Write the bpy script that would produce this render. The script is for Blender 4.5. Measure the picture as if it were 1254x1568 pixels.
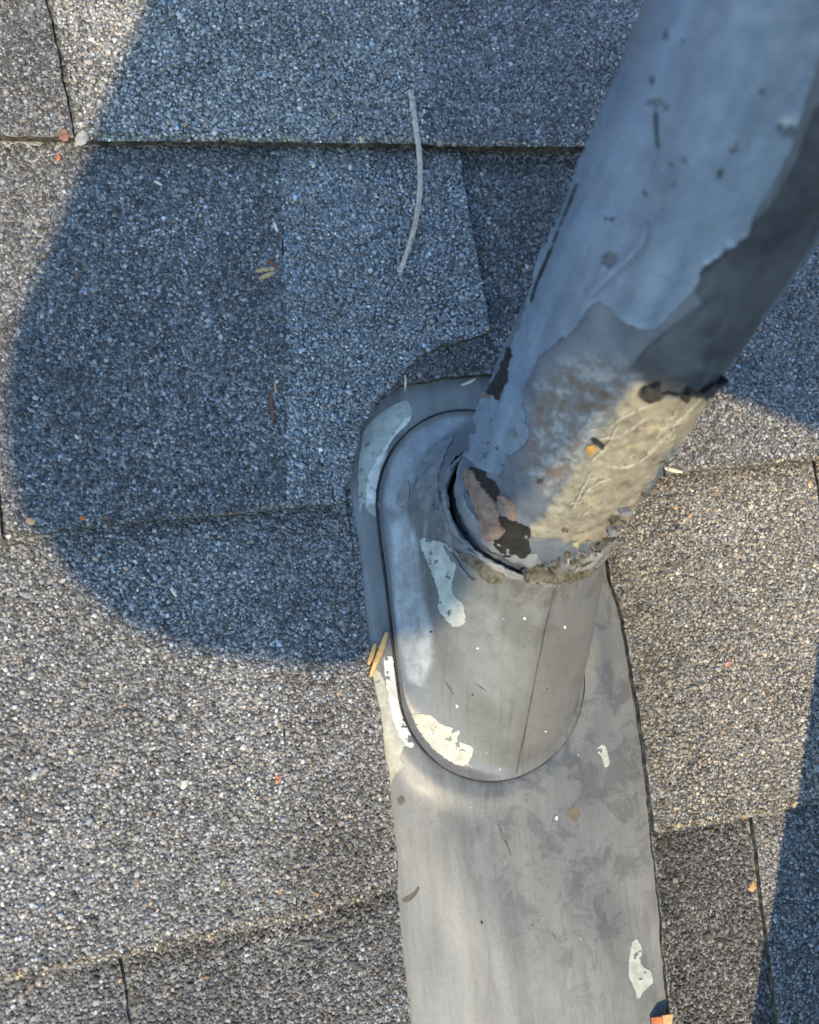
import bpy, bmesh, math, random
import numpy as np
from mathutils import Vector, Matrix, noise
from mathutils.bvhtree import BVHTree
from mathutils.geometry import delaunay_2d_cdt

random.seed(7); rng = np.random.default_rng(7)
for o in list(bpy.data.objects): bpy.data.objects.remove(o)
scene = bpy.context.scene
C = scene.collection

# ------------------------------------------------------------------ camera
PITCH = math.radians(30)                       # roof slope
T = Matrix.Translation((0, 0, 3.2)) @ Matrix.Rotation(PITCH, 4, 'X')   # roof frame (x along courses, y upslope, z normal) -> world
F, CX, CY = 1255.0, 627.0, 784.0               # focal length and centre in photograph pixels
RX = Vector((0.96364, -0.11978, 0.23885)); RY = Vector((-0.09579, -0.98934, -0.10968)); RZ = Vector((0.24944, 0.08281, -0.96484))
CAM = Vector((0, -0.03164, 0.31325))
cam = bpy.data.cameras.new('camera'); camo = bpy.data.objects.new('camera', cam); C.objects.link(camo)
M3 = Matrix((RX, -RY, -RZ)).transposed()
camo.matrix_world = T @ Matrix.Translation(CAM) @ M3.to_4x4()
cam.sensor_fit = 'HORIZONTAL'; cam.sensor_width = 36; cam.lens = 36 * F / 1254
cam.clip_start = 0.005; cam.clip_end = 500
cam.dof.use_dof = True; cam.dof.focus_distance = 0.315; cam.dof.aperture_fstop = 13
scene.camera = camo

# ------------------------------------------------------------------ light
SUN = Vector((-0.15, -0.45, 0.88)).normalized()       # towards the sun, roof frame
SW = (T.to_3x3() @ SUN).normalized()
w = bpy.data.worlds.new('World'); scene.world = w; w.use_nodes = True
nt = w.node_tree
sky = nt.nodes.new('ShaderNodeTexSky'); sky.sky_type = 'NISHITA'; sky.sun_disc = False
sky.sun_elevation = math.asin(SW.z); sky.sun_rotation = math.atan2(SW.x, SW.y)
sky.air_density = 1.45; sky.dust_density = 0.0; sky.ozone_density = 3.3; sky.altitude = 300
bg = nt.nodes['Background']; bg.inputs[1].default_value = 0.15
nt.links.new(sky.outputs[0], bg.inputs[0])
sun = bpy.data.lights.new('sun', 'SUN'); suno = bpy.data.objects.new('sun', sun); C.objects.link(suno)
sun.energy = 2.2; sun.angle = math.radians(0.53); sun.color = (1.0, 0.79, 0.48)
suno.rotation_euler = SW.to_track_quat('Z', 'Y').to_euler(); suno.location = (0, -3, 8)
vs = scene.view_settings
vs.view_transform = 'Standard'; vs.look = 'None'; vs.gamma = 1; vs.use_curve_mapping = False
vs.exposure = 1.38
scene.render.resolution_x = 819; scene.render.resolution_y = 1024
scene.render.engine = 'CYCLES'

# ------------------------------------------------------------------ helpers
def ray(px, py):
    return (RX * ((px - CX) / F) + RY * ((py - CY) / F) + RZ).normalized()
def on_roof(px, py, z=0.0):
    d = ray(px, py); t = (z - CAM.z) / d.z
    return CAM + d * t
def proj_np(P):
    d = P - np.array(CAM)
    z = d @ np.array(RZ)
    return CX + F * (d @ np.array(RX)) / z, CY + F * (d @ np.array(RY)) / z
def inside(poly, x, y):
    """vectorised point in polygon"""
    p = np.asarray(poly, float); c = np.zeros(x.shape, bool); j = len(p) - 1
    for i in range(len(p)):
        xi, yi = p[i]; xj, yj = p[j]
        k = ((yi > y) != (yj > y)) & (x < (xj - xi) * (y - yi) / (yj - yi + 1e-15) + xi)
        c ^= k; j = i
    return c
def sd_px(poly, px, py):
    a = np.asarray(poly, float); d = np.full(px.shape, 1e9); m = len(a)
    for i in range(m):
        p = a[i]; e = a[(i + 1) % m] - p; t_ = np.clip(((px - p[0]) * e[0] + (py - p[1]) * e[1]) / (e @ e + 1e-9), 0, 1)
        d = np.minimum(d, np.hypot(px - p[0] - t_ * e[0], py - p[1] - t_ * e[1]))
    return np.where(inside(a, px, py), d, -d)
def tag(o, label=None, cat=None, group=None, kind=None):
    if label: o['label'] = label
    if cat: o['category'] = cat
    if group: o['group'] = group
    if kind: o['kind'] = kind
    return o
def new_mesh(name, verts, faces, mat, parent=None, base=(0, 0, 0), smooth=None):
    """verts in the roof frame; base = origin of the top-level thing"""
    b = Vector(base)
    me = bpy.data.meshes.new(name)
    me.from_pydata([tuple(Vector(v) - b) for v in verts], [], faces)
    me.validate(); me.update()
    if smooth is not None:
        me.polygons.foreach_set('use_smooth', [True] * len(me.polygons))
        if smooth < 3.1: me.set_sharp_from_angle(angle=smooth)
    if mat: me.materials.append(mat)
    o = bpy.data.objects.new(name, me); C.objects.link(o)
    if parent: o.parent = parent
    else: o.matrix_world = T @ Matrix.Translation(b)
    return o
def empty(name, base):
    o = bpy.data.objects.new(name, None); C.objects.link(o)
    o.empty_display_size = 0.05
    o.matrix_world = T @ Matrix.Translation(Vector(base)); return o
def densify(poly, step, amp, seed=0, closed=True):
    out = []; n = len(poly); s = 0
    for i in range(n if closed else n - 1):
        a = Vector(poly[i][:2]); b = Vector(poly[(i + 1) % n][:2]); L = (b - a).length
        k = max(1, int(L / step)); nrm = Vector((-(b - a).y, (b - a).x)) / max(L, 1e-9)
        for j in range(k):
            p = a.lerp(b, j / k); s += 1
            d = noise.noise((p.x / step * .23 + seed, p.y / step * .23, seed * 1.7)) * 1.2 + noise.noise((p.x / step * .61 + seed, p.y / step * .61, seed * .7)) * .7 + (random.random() - .5) * .9
            out.append(p + nrm * amp * d)
    return out
def smooth_poly(pts, n=4, closed=True):
    """catmull-rom through pts"""
    P = [Vector(p) for p in pts]; N = len(P); out = []
    for i in range(N if closed else N - 1):
        g = (lambda k: P[k % N]) if closed else (lambda k: P[min(max(k, 0), N - 1)])
        p0, p1, p2, p3 = g(i - 1), g(i), g(i + 1), g(i + 2)
        for j in range(n):
            t = j / n
            out.append(.5 * ((2 * p1) + (p2 - p0) * t + (2 * p0 - 5 * p1 + 4 * p2 - p3) * t * t + (3 * p1 - p0 - 3 * p2 + p3) * t ** 3))
    if not closed: out.append(P[-1])
    return out
def fill(poly, step):
    """triangulated polygon with interior points -> verts2d, tris, boundary edges"""
    a = np.array([tuple(p)[:2] for p in poly]); lo = a.min(0); hi = a.max(0)
    gx = np.arange(lo[0] + step * .5, hi[0], step); gy = np.arange(lo[1] + step * .5, hi[1], step)
    X, Y = np.meshgrid(gx, gy); X = X + (rng.random(X.shape) - .5) * step * .5; Y = Y + (rng.random(Y.shape) - .5) * step * .5
    X = X.ravel(); Y = Y.ravel(); k = inside(a, X, Y); X = X[k]; Y = Y[k]
    pts = [Vector(p[:2]) for p in a.tolist()] + [Vector((x, y)) for x, y in zip(X.tolist(), Y.tolist())]
    v, e, f, *_ = delaunay_2d_cdt(pts, [], [list(range(len(a)))], 1, 1e-7)
    cnt = {}
    for t in f:
        for i in range(len(t)):
            q = (t[i], t[(i + 1) % len(t)]); cnt[q] = 1
    bd = [q for q in cnt if (q[1], q[0]) not in cnt]
    return [tuple(p) for p in v], [list(t) for t in f], bd
def sines(x, y, k=0.0):
    return (np.sin(x * 37 + y * 11 + k) + np.sin(y * 53 - x * 19 + 2.1 * k) + .6 * np.sin(x * 91 + y * 67 + 3.3 * k)) / 2.6
SURF = []                                             # (verts, faces) of everything debris may lie on
def bvh_of(*vf):
    V = []; P = []
    for v, f in vf:
        n = len(V); V += [Vector(p) for p in v]; P += [[i + n for i in q] for q in f]
    return BVHTree.FromPolygons(V, P)

# ------------------------------------------------------------------ node materials
def mat(name, rough=.6, spec=.4):
    m = bpy.data.materials.new(name); m.use_nodes = True
    b = m.node_tree.nodes['Principled BSDF']
    b.inputs['Roughness'].default_value = rough; b.inputs['Specular IOR Level'].default_value = spec
    return m, m.node_tree, b
def N(t, kind, **kw):
    n = t.nodes.new('ShaderNode' + kind)
    for k, v in kw.items():
        if hasattr(n, k): setattr(n, k, v)
        else: n.inputs[k.replace('_', ' ')].default_value = v
    return n
def ramp(t, src, stops, interp='LINEAR'):
    r = t.nodes.new('ShaderNodeValToRGB'); r.color_ramp.interpolation = interp
    e = r.color_ramp.elements
    while len(e) < len(stops): e.new(.5)
    for q, (p, c) in zip(e, stops):
        q.position = p; q.color = (*(c if isinstance(c, tuple) else (c, c, c)), 1)
    t.links.new(src, r.inputs[0]); return r.outputs[0]
def mix(t, fac, a, b, mode='MIX'):
    m = t.nodes.new('ShaderNodeMix'); m.data_type = 'RGBA'; m.blend_type = mode
    for s, v in ((m.inputs[0], fac), (m.inputs[6], a), (m.inputs[7], b)):
        if hasattr(v, 'links'): t.links.new(v, s)
        elif isinstance(v, (int, float)): s.default_value = v
        else: s.default_value = (*v, 1)
    return m.outputs[2]
def coords(t, scale=(1, 1, 1), kind='Object'):
    c = t.nodes.new('ShaderNodeTexCoord'); m = t.nodes.new('ShaderNodeMapping'); m.inputs['Scale'].default_value = scale
    t.links.new(c.outputs[kind], m.inputs[0]); return m.outputs[0]
def nz(t, vec, scale, detail=5, rough=.6, dist=0.0):
    n = N(t, 'TexNoise', Scale=scale, Detail=detail, Roughness=rough, Distortion=dist); t.links.new(vec, n.inputs['Vector']); return n.outputs[0]
def bump(t, b, h, strength=.3, dist=.001, prev=None):
    n = N(t, 'Bump', Strength=strength, Distance=dist); t.links.new(h, n.inputs['Height'])
    if prev is not None: t.links.new(prev, n.inputs['Normal'])
    t.links.new(n.outputs[0], b.inputs['Normal']); return n.outputs[0]
def attr(t, name, out='Fac'):
    a = t.nodes.new('ShaderNodeAttribute'); a.attribute_name = name; return a.outputs[out]

# asphalt shingle: bitumen sheet covered in crushed stone
def shingle_mat():
    m, t, b = mat('asphalt_shingle', .85, .25)
    co = coords(t)
    v = N(t, 'TexVoronoi', Scale=900.0); t.links.new(co, v.inputs['Vector'])
    c = ramp(t, N_sep(t, v.outputs['Color']), [(0, .05), (.45, .12), (.75, .20), (1, .34)])
    big = ramp(t, nz(t, co, 26, 3), [(.35, .7), (.65, 1.15)])
    t.links.new(mix(t, 1.0, c, big, 'MULTIPLY'), b.inputs['Base Color'])
    h = ramp(t, v.outputs['Distance'], [(0, 1.0), (.75, 0.0)])
    bump(t, b, h, .9, .0007)
    return m
def N_sep(t, col):
    s = t.nodes.new('ShaderNodeSeparateColor'); t.links.new(col, s.inputs[0]); return s.outputs[0]
M_SH = shingle_mat()
def edge_mat():
    m, t, b = mat('shingle_cut_edge', .9, .2); co = coords(t)
    n = nz(t, co, 300, 4, .7)
    t.links.new(ramp(t, n, [(.35, (.022, .021, .020)), (.52, (.075, .068, .055)), (.70, (.24, .19, .12))]), b.inputs['Base Color'])
    bump(t, b, n, .8, .0008); return m
M_EDGE = edge_mat()
def gran_mat():
    m, t, b = mat('stone_granule', .85, .14)
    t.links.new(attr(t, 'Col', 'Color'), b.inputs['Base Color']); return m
M_GR = gran_mat()

def flat(name, col, rough=.6, spec=.35, nscale=200, amount=.35, bstr=.3, bdist=.0004):
    m, t, b = mat(name, rough, spec); co = coords(t)
    n = nz(t, co, nscale, 5, .65)
    t.links.new(ramp(t, n, [(.3, tuple(c * (1 - amount) for c in col)), (.7, tuple(min(1, c * (1 + amount)) for c in col))]), b.inputs['Base Color'])
    bump(t, b, n, bstr, bdist); return m

# ------------------------------------------------------------------ ground, house and roof deck
gm, t, b = mat('grass_ground', .95, .1)
t.links.new(ramp(t, nz(t, coords(t), 3, 6), [(.3, (.04, .06, .02)), (.7, (.09, .11, .04))]), b.inputs['Base Color'])
me = bpy.data.meshes.new('ground'); me.from_pydata([(-150, -150, 0), (150, -150, 0), (150, 150, 0), (-150, 150, 0)], [], [(0, 1, 2, 3)])
me.materials.append(gm); g = bpy.data.objects.new('ground', me); C.objects.link(g); g['kind'] = 'structure'
RX0, RX1, RY0, RY1 = -1.6, 1.9, -1.56, 1.56
# plain walls that carry the roof
ya, yb = (RY0 + .25) * math.cos(PITCH), (RY1 - .05) * math.cos(PITCH)
def under(y): return 3.2 + y * math.tan(PITCH) - .055
vv = []
for x in (RX0 + .2, RX1 - .2): vv += [(x, ya, 0), (x, yb, 0), (x, yb, under(yb)), (x, ya, under(ya))]
me = bpy.data.meshes.new('wall'); me.from_pydata(vv, [], [(0, 3, 2, 1), (4, 5, 6, 7), (0, 4, 7, 3), (1, 2, 6, 5), (3, 7, 6, 2), (0, 1, 5, 4)])
me.materials.append(flat('render_wall', (.55, .52, .46), .9, .2, 40)); wl = bpy.data.objects.new('wall', me)
C.objects.link(wl); tag(wl, 'plain pale rendered house wall under the shingle roof', 'wall')
# deck of the roof: thin slab under the shingles
zt, zb = -.004, -.045
vv = [(x, y, z) for z in (zb, zt) for (x, y) in ((RX0, RY0), (RX1, RY0), (RX1, RY1), (RX0, RY1))]
roof = new_mesh('roof', vv, [(3, 2, 1, 0), (4, 5, 6, 7), (0, 1, 5, 4), (1, 2, 6, 5), (2, 3, 7, 6), (3, 0, 4, 7)], flat('roofing_felt', (.03, .03, .032), .95, .1, 120))
roof['kind'] = 'structure'; roof['label'] = 'pitched roof laid with grey laminated asphalt shingles'

# ------------------------------------------------------------------ shingles
EX = .143                                              # exposure of a course
GDENS = .00106                                         # granule spacing
def ztop(x, y, butt, raised):
    v = np.clip((y - butt) / EX, 0, 1.25)
    z = .0022 + .0058 * (1 - v) + (.0027 if raised else 0) + .00055 * sines(x, y, butt * 31)
    k = np.clip((np.abs(x - .110) - .048) / .034, 0, 1); k = k * k * (3 - 2 * k)          # shingles sag onto the plate of the flashing
    if butt > -.01: return z
    low = .0030 + (.0010 if raised else 0)
    return np.where(z > low, low + (z - low) * (.15 + .85 * k), z)
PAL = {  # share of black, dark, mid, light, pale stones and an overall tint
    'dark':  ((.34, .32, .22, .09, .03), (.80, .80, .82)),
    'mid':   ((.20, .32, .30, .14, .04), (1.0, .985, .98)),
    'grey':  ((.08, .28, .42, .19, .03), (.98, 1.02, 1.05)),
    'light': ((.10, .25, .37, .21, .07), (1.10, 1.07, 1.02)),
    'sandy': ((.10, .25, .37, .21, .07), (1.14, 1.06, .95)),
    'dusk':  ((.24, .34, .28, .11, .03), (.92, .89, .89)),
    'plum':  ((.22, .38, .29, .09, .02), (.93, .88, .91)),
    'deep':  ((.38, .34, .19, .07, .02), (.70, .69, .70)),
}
LEV = np.array([.105, .18, .265, .35, .44])
def edge_dist(a, X, Y, closed=True):
    d = np.full(X.shape, 1.0); m = len(a)
    for i in range(m if closed else m - 1):
        p = a[i]; e = a[(i + 1) % m] - p; L2 = e @ e + 1e-18
        near = (X > min(p[0], p[0] + e[0]) - .003) & (X < max(p[0], p[0] + e[0]) + .003) & (Y > min(p[1], p[1] + e[1]) - .003) & (Y < max(p[1], p[1] + e[1]) + .003)
        if not near.any(): continue
        x = X[near] - p[0]; y = Y[near] - p[1]; t_ = np.clip((x * e[0] + y * e[1]) / L2, 0, 1)
        d[near] = np.minimum(d[near], np.hypot(x - t_ * e[0], y - t_ * e[1]))
    return d
def granules(o, poly, butt, raised, pal, clip_top, bare=(), edge=.00075):
    a = np.array([tuple(p)[:2] for p in poly]); lo = a.min(0) - .001; hi = a.max(0) + .001
    X, Y = np.meshgrid(np.arange(lo[0], hi[0], GDENS), np.arange(lo[1], min(hi[1], clip_top), GDENS))
    X = (X + (rng.random(X.shape) - .5) * GDENS * 1.5).ravel(); Y = (Y + (rng.random(Y.shape) - .5) * GDENS * 1.5).ravel()
    k = inside(a, X, Y); X = X[k]; Y = Y[k]
    k = edge_dist(a, X, Y) > edge; X = X[k]; Y = Y[k]              # stones stop short of the cut edge
    if not raised:
        for q in TABS.get(round(butt, 4), []):
            q = np.array([tuple(p)[:2] for p in q]); k = ~(inside(q, X, Y) & (edge_dist(q, X, Y) > .0018)); X = X[k]; Y = Y[k]
    for q in bare: k = edge_dist(np.array(q), X, Y, False) > .0013; X = X[k]; Y = Y[k]
    Z = ztop(X, Y, butt, raised)
    px, py = proj_np(np.stack([X, Y, Z], 1))
    k = (px > -100) & (px < 1354) & (py > -100) & (py < 1668); X, Y, Z = X[k], Y[k], Z[k]
    n = len(X)
    if n == 0: return
    size = np.exp(rng.normal(0, .27, n)) * .00053
    asp = rng.uniform(.62, 1.0, n)
    sc = np.stack([size, size * asp, size * rng.uniform(.35, .65, n)], 1)
    cube = np.array([(x, y, z) for z in (-1, 1) for (x, y) in ((-1, -1), (1, -1), (1, 1), (-1, 1))], float)
    V = cube[None] * (1 + (rng.random((n, 8, 3)) - .62) * .75)
    V[:, 4:, :2] *= rng.uniform(.65, 1.0, (n, 1, 1))
    V *= sc[:, None, :]
    yaw = rng.uniform(0, 2 * np.pi, n); tx = rng.normal(0, .22, n); ty = rng.normal(0, .22, n)
    c, s = np.cos(tx), np.sin(tx); y2 = V[..., 1] * c[:, None] - V[..., 2] * s[:, None]; z2 = V[..., 1] * s[:, None] + V[..., 2] * c[:, None]
    V[..., 1], V[..., 2] = y2, z2
    c, s = np.cos(ty), np.sin(ty); x2 = V[..., 0] * c[:, None] + V[..., 2] * s[:, None]; z2 = -V[..., 0] * s[:, None] + V[..., 2] * c[:, None]
    V[..., 0], V[..., 2] = x2, z2
    c, s = np.cos(yaw), np.sin(yaw); x2 = V[..., 0] * c[:, None] - V[..., 1] * s[:, None]; y2 = V[..., 0] * s[:, None] + V[..., 1] * c[:, None]
    V[..., 0], V[..., 1] = x2, y2
    V[..., 0] += X[:, None]; V[..., 1] += Y[:, None]; V[..., 2] += (Z + rng.uniform(-.1, .45, n) * size)[:, None]
    share, tint = PAL[pal]
    # the mix of stones drifts slowly over a shingle
    u = rng.random(n) + .10 * sines(X * 1.4, Y * 1.4, butt * 77 + X[0]) + .05 * sines(X * 5, Y * 5, 2.0)
    lev = LEV[np.clip(np.searchsorted(np.cumsum(share), np.clip(u, 0, .9999)), 0, 4)] * np.exp(rng.normal(0, .22, n))
    hue = rng.normal(0, .05, n)
    # contact shade under the course above, put into the stone colours as a band
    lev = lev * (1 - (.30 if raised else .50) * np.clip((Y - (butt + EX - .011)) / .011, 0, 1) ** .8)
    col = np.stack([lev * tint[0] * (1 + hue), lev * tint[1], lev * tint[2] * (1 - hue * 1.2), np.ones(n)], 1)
    lip = np.clip((butt + .0022 - Y) / .0014, 0, 1) * rng.uniform(.3, 1, n)           # worn, dusty lip of the butt edge
    col[:, 0] *= 1 + .30 * lip; col[:, 1] *= 1 + .12 * lip; col[:, 2] *= 1 - .22 * lip
    grime_shade = .50 * np.exp(-np.clip(X - .163, 0, 1) / .022) * (X > .16) * (Y < .03)       # grime along the flashing
    grime_shade = grime_shade + .35 * np.exp(-((X - .035) / .025) ** 2 - ((Y + .128) / .02) ** 2)
    if not raised and butt == 0:                                                       # shade of the cut round the boot, put into the stone colours
        grime_shade = grime_shade + .60 * np.exp(-np.clip(np.hypot(X - .1065, Y + .0045) - .0450, 0, 1) / .009)
    col[:, :3] *= (1 - grime_shade)[:, None] * np.stack([1 + .10 * grime_shade, np.ones(n), 1 - .25 * grime_shade], 1)
    warm = rng.random(n) < .02; col[warm, 0] *= 1.3; col[warm, 2] *= .75
    me = bpy.data.meshes.new('granules')
    me.vertices.add(n * 8); me.vertices.foreach_set('co', V.reshape(-1).astype(np.float32))
    q = np.array([(3, 2, 1, 0), (4, 5, 6, 7), (0, 1, 5, 4), (1, 2, 6, 5), (2, 3, 7, 6), (3, 0, 4, 7)])
    idx = (q[None] + (np.arange(n) * 8)[:, None, None]).reshape(-1).astype(np.int32)
    me.loops.add(len(idx)); me.loops.foreach_set('vertex_index', idx)
    me.polygons.add(n * 6); me.polygons.foreach_set('loop_start', np.arange(0, n * 24, 4, dtype=np.int32))
    ca = me.color_attributes.new('Col', 'FLOAT_COLOR', 'POINT')
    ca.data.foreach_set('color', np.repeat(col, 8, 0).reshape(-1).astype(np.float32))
    me.update(); me.materials.append(M_GR)
    go = bpy.data.objects.new('granules', me); C.objects.link(go); go.parent = o; go['kind'] = 'stuff'
    return n
NG = 0; TABS = {}; PENDING = []
def shingle(poly, butt, raised, pal, top=None, amp=.0005, stones=True, thick=None, bare=(), edge=.00075):
    """one piece of shingle: ragged outline (roof metres), lying on the course below"""
    global NG
    d = densify(poly, .0022, amp, seed=butt * 13 + poly[0][0] * 40) if stones else [Vector(p) for p in poly]
    v2, tr, bd = fill(d, .007 if stones else .12)
    a = np.array(v2); z = ztop(a[:, 0], a[:, 1], butt, raised)
    th = thick or (.0030 if raised else .0050)
    V = [(x, y, zz) for (x, y), zz in zip(v2, z)]; n = len(V)
    V += [(x, y, zz - th) for (x, y), zz in zip(v2, z)]
    Fc = [t for t in tr]; nf = len(Fc)
    Fc += [[i, i + n, j + n, j] for i, j in bd]
    Fc += [[i + n for i in t][::-1] for t in tr]
    o = new_mesh('shingle', V, Fc, M_SH, roof)
    o.data.materials.append(M_EDGE)
    for p in list(o.data.polygons)[nf:]: p.material_index = 1
    if stones:
        SURF.append((V[:n], tr))
        job = (o, d, butt, raised, pal, (top if top is not None else butt + EX - .0018), bare, edge)
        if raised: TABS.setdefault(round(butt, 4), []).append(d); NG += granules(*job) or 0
        else: PENDING.append(job)
    return o
WX0, WX1 = -.14, .40                                   # window built stone by stone
ya_, yb_, yc_, yd_ = EX, 0.0, -EX, -2 * EX
# -- course A (top of the picture): joint on the left, two tabs
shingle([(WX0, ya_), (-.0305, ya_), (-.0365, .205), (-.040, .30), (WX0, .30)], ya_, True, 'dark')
shingle([(-.0285, ya_ - .001), (.105, ya_ - .0005), (.1085, .18), (.112, .30), (-.038, .30), (-.0345, .205)], ya_, True, 'light', edge=.0004, amp=.0003)
shingle([(.1050, ya_ - .0008), (WX1, ya_), (WX1, .30), (.1120, .30), (.1085, .18)], ya_, True, 'plum', edge=.0001, amp=.0003)
shingle([(WX0, ya_ + .0015), (WX1, ya_ + .0015), (WX1, .30), (WX0, .30)], ya_, False, 'dark', top=-1)
# -- course B: dark backing, left tab, middle tab cut round the pipe flashing
notch_in = [(.0530, .0010), (.0553, .006), (.0583, .011), (.0613, .020), (.0648, .029), (.0710, .0368), (.0775, .0425), (.0835, .0452), (.094, .0468), (.118, .0475), (.140, .044), (.156, .034), (.163, .018), (.165, .0)]
notch_out = [(.0520, .0005), (.0545, .006), (.0575, .011), (.0605, .020), (.0640, .029), (.0700, .037), (.0770, .0435), (.0855, .052), (.092, .0565), (.099, .0590), (.110, .0610), (.1205, .0640)]
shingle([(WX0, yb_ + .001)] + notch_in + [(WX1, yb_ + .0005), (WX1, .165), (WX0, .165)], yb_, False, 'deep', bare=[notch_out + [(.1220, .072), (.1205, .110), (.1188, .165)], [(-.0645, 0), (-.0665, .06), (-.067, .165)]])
shingle([(WX0, yb_ - .0008), (-.0645, yb_ - .001), (-.0665, .060), (-.067, .165), (WX0, .165)], yb_, True, 'mid')
shingle([(-.0632, yb_ - .0008), (-.02, yb_ + .0004), (.0315, yb_ + .0), (.0400, .08), (.0455, .165), (-.0657, .165), (-.0652, .060)], yb_, True, 'dark', edge=.0002, amp=.0004)
shingle([(.0315, yb_ + .0)] + notch_out + [(.1220, .072), (.1205, .110), (.1188, .165), (.0455, .165), (.0400, .08)], yb_, True, 'grey', edge=.0004)
shingle([(.190, yb_ - .0005), (WX1, yb_ - .001), (WX1, .165), (.192, .165)], yb_, True, 'mid')
# -- course C: both sides of the flashing
FL = [(.0585, .016), (.0592, -.02), (.0585, -.057), (.0598, -.080), (.0605, -.107), (.0600, -.128), (.0588, -.150), (.0578, -.180), (.0570, -.215), (.0565, -.30)]
FR = [(.1610, .020), (.1600, -.020), (.1610, -.039), (.1640, -.061), (.1650, -.099), (.1640, -.138), (.1625, -.176), (.1600, -.218), (.1580, -.30)]
def side(pl, y0, y1, dx=0.0):
    ys = [p[1] for p in pl]
    def xat(y):
        for (x0, q0), (x1, q1) in zip(pl, pl[1:]):
            if q1 <= y <= q0: return x0 + (x1 - x0) * (q0 - y) / (q0 - q1 + 1e-12)
        return pl[-1][0] if y < ys[-1] else pl[0][0]
    return [(xat(y) + dx, y) for y in [y0] + [q for q in ys if min(y0, y1) < q < max(y0, y1)][::(1 if y0 > y1 else -1)] + [y1]]
shingle([(WX0, yc_), (.0560, yc_ + .001)] + side(FL, yc_ + .0015, .014, -.0006) + [(.0600, .022), (WX0, .022)], yc_, False, 'mid')
shingle([(WX0, yc_ - .0012), (.020, yc_ - .0016), (.0235, -.06), (.028, .022), (WX0, .022)], yc_, True, 'mid', edge=.0002, amp=.0003)
shingle([(.020, yc_ - .0016), (.0545, yc_ - .0005)] + side(FL, yc_ + .002, .0, -.0036) + [(.0555, .022), (.028, .022), (.0235, -.06)], yc_, True, 'dusk', edge=.0003, amp=.0003)
shingle(side(FR, .016, yc_ + .001, .0016) + [(WX1, yc_), (WX1, .022), (.1640, .022)], yc_, False, 'sandy')
shingle(side(FR, .012, yc_ - .001, .0006) + [(.2105, yc_ - .0005), (.2625, yc_ - .0012), (.2650, -.06), (.2685, .022), (.1668, .022)], yc_, True, 'sandy')
shingle([(.2640, yc_), (WX1, yc_), (WX1, .022), (.2700, .022), (.2665, -.06)], yc_, True, 'sandy')
# -- course D: recess next to the flashing, raised teeth further out
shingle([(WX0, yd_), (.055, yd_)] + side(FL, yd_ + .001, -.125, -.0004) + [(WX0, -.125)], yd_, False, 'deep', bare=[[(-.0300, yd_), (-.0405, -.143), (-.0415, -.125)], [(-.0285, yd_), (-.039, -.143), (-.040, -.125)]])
shingle([(WX0, yd_), (-.0300, yd_), (-.0405, -.143), (-.0415, -.125), (WX0, -.125)], yd_, True, 'dark')
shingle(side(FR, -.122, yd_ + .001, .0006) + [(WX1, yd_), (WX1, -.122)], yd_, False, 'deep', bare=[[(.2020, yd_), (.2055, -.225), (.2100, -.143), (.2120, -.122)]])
shingle([(.2020, yd_), (WX1, yd_), (WX1, -.122), (.2120, -.122), (.2100, -.143), (.2055, -.225)], yd_, True, 'mid')
# -- the rest of the roof, beyond the picture
k0 = int(math.floor((RY0) / EX)); k1 = int(math.ceil(RY1 / EX))
for k in range(k0, k1):
    y0 = max(k * EX, RY0 - .01); y1 = min(k * EX + EX + .012, RY1)
    spans = [(RX0, RX1)]
    if -2 <= k <= 1: spans = [(RX0, WX0 - .0005), (WX1 + .0005, RX1)]
    for xa, xb in spans:
        shingle([(xa, y0 + .001), (xb, y0 + .001), (xb, y1), (xa, y1)], k * EX, False, 'mid', stones=False)
        x = xa + .002; i = k
        while x < xb - .02:
            wd = random.uniform(.10, .24); xe = min(x + wd, xb)
            if i % 2 == 0: shingle([(x, y0), (xe, y0), (xe - .004, y1), (x + .004, y1)], k * EX, True, 'mid', stones=False)
            x = xe + .0015; i += 1
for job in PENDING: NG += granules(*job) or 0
print('granules', NG)

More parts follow.
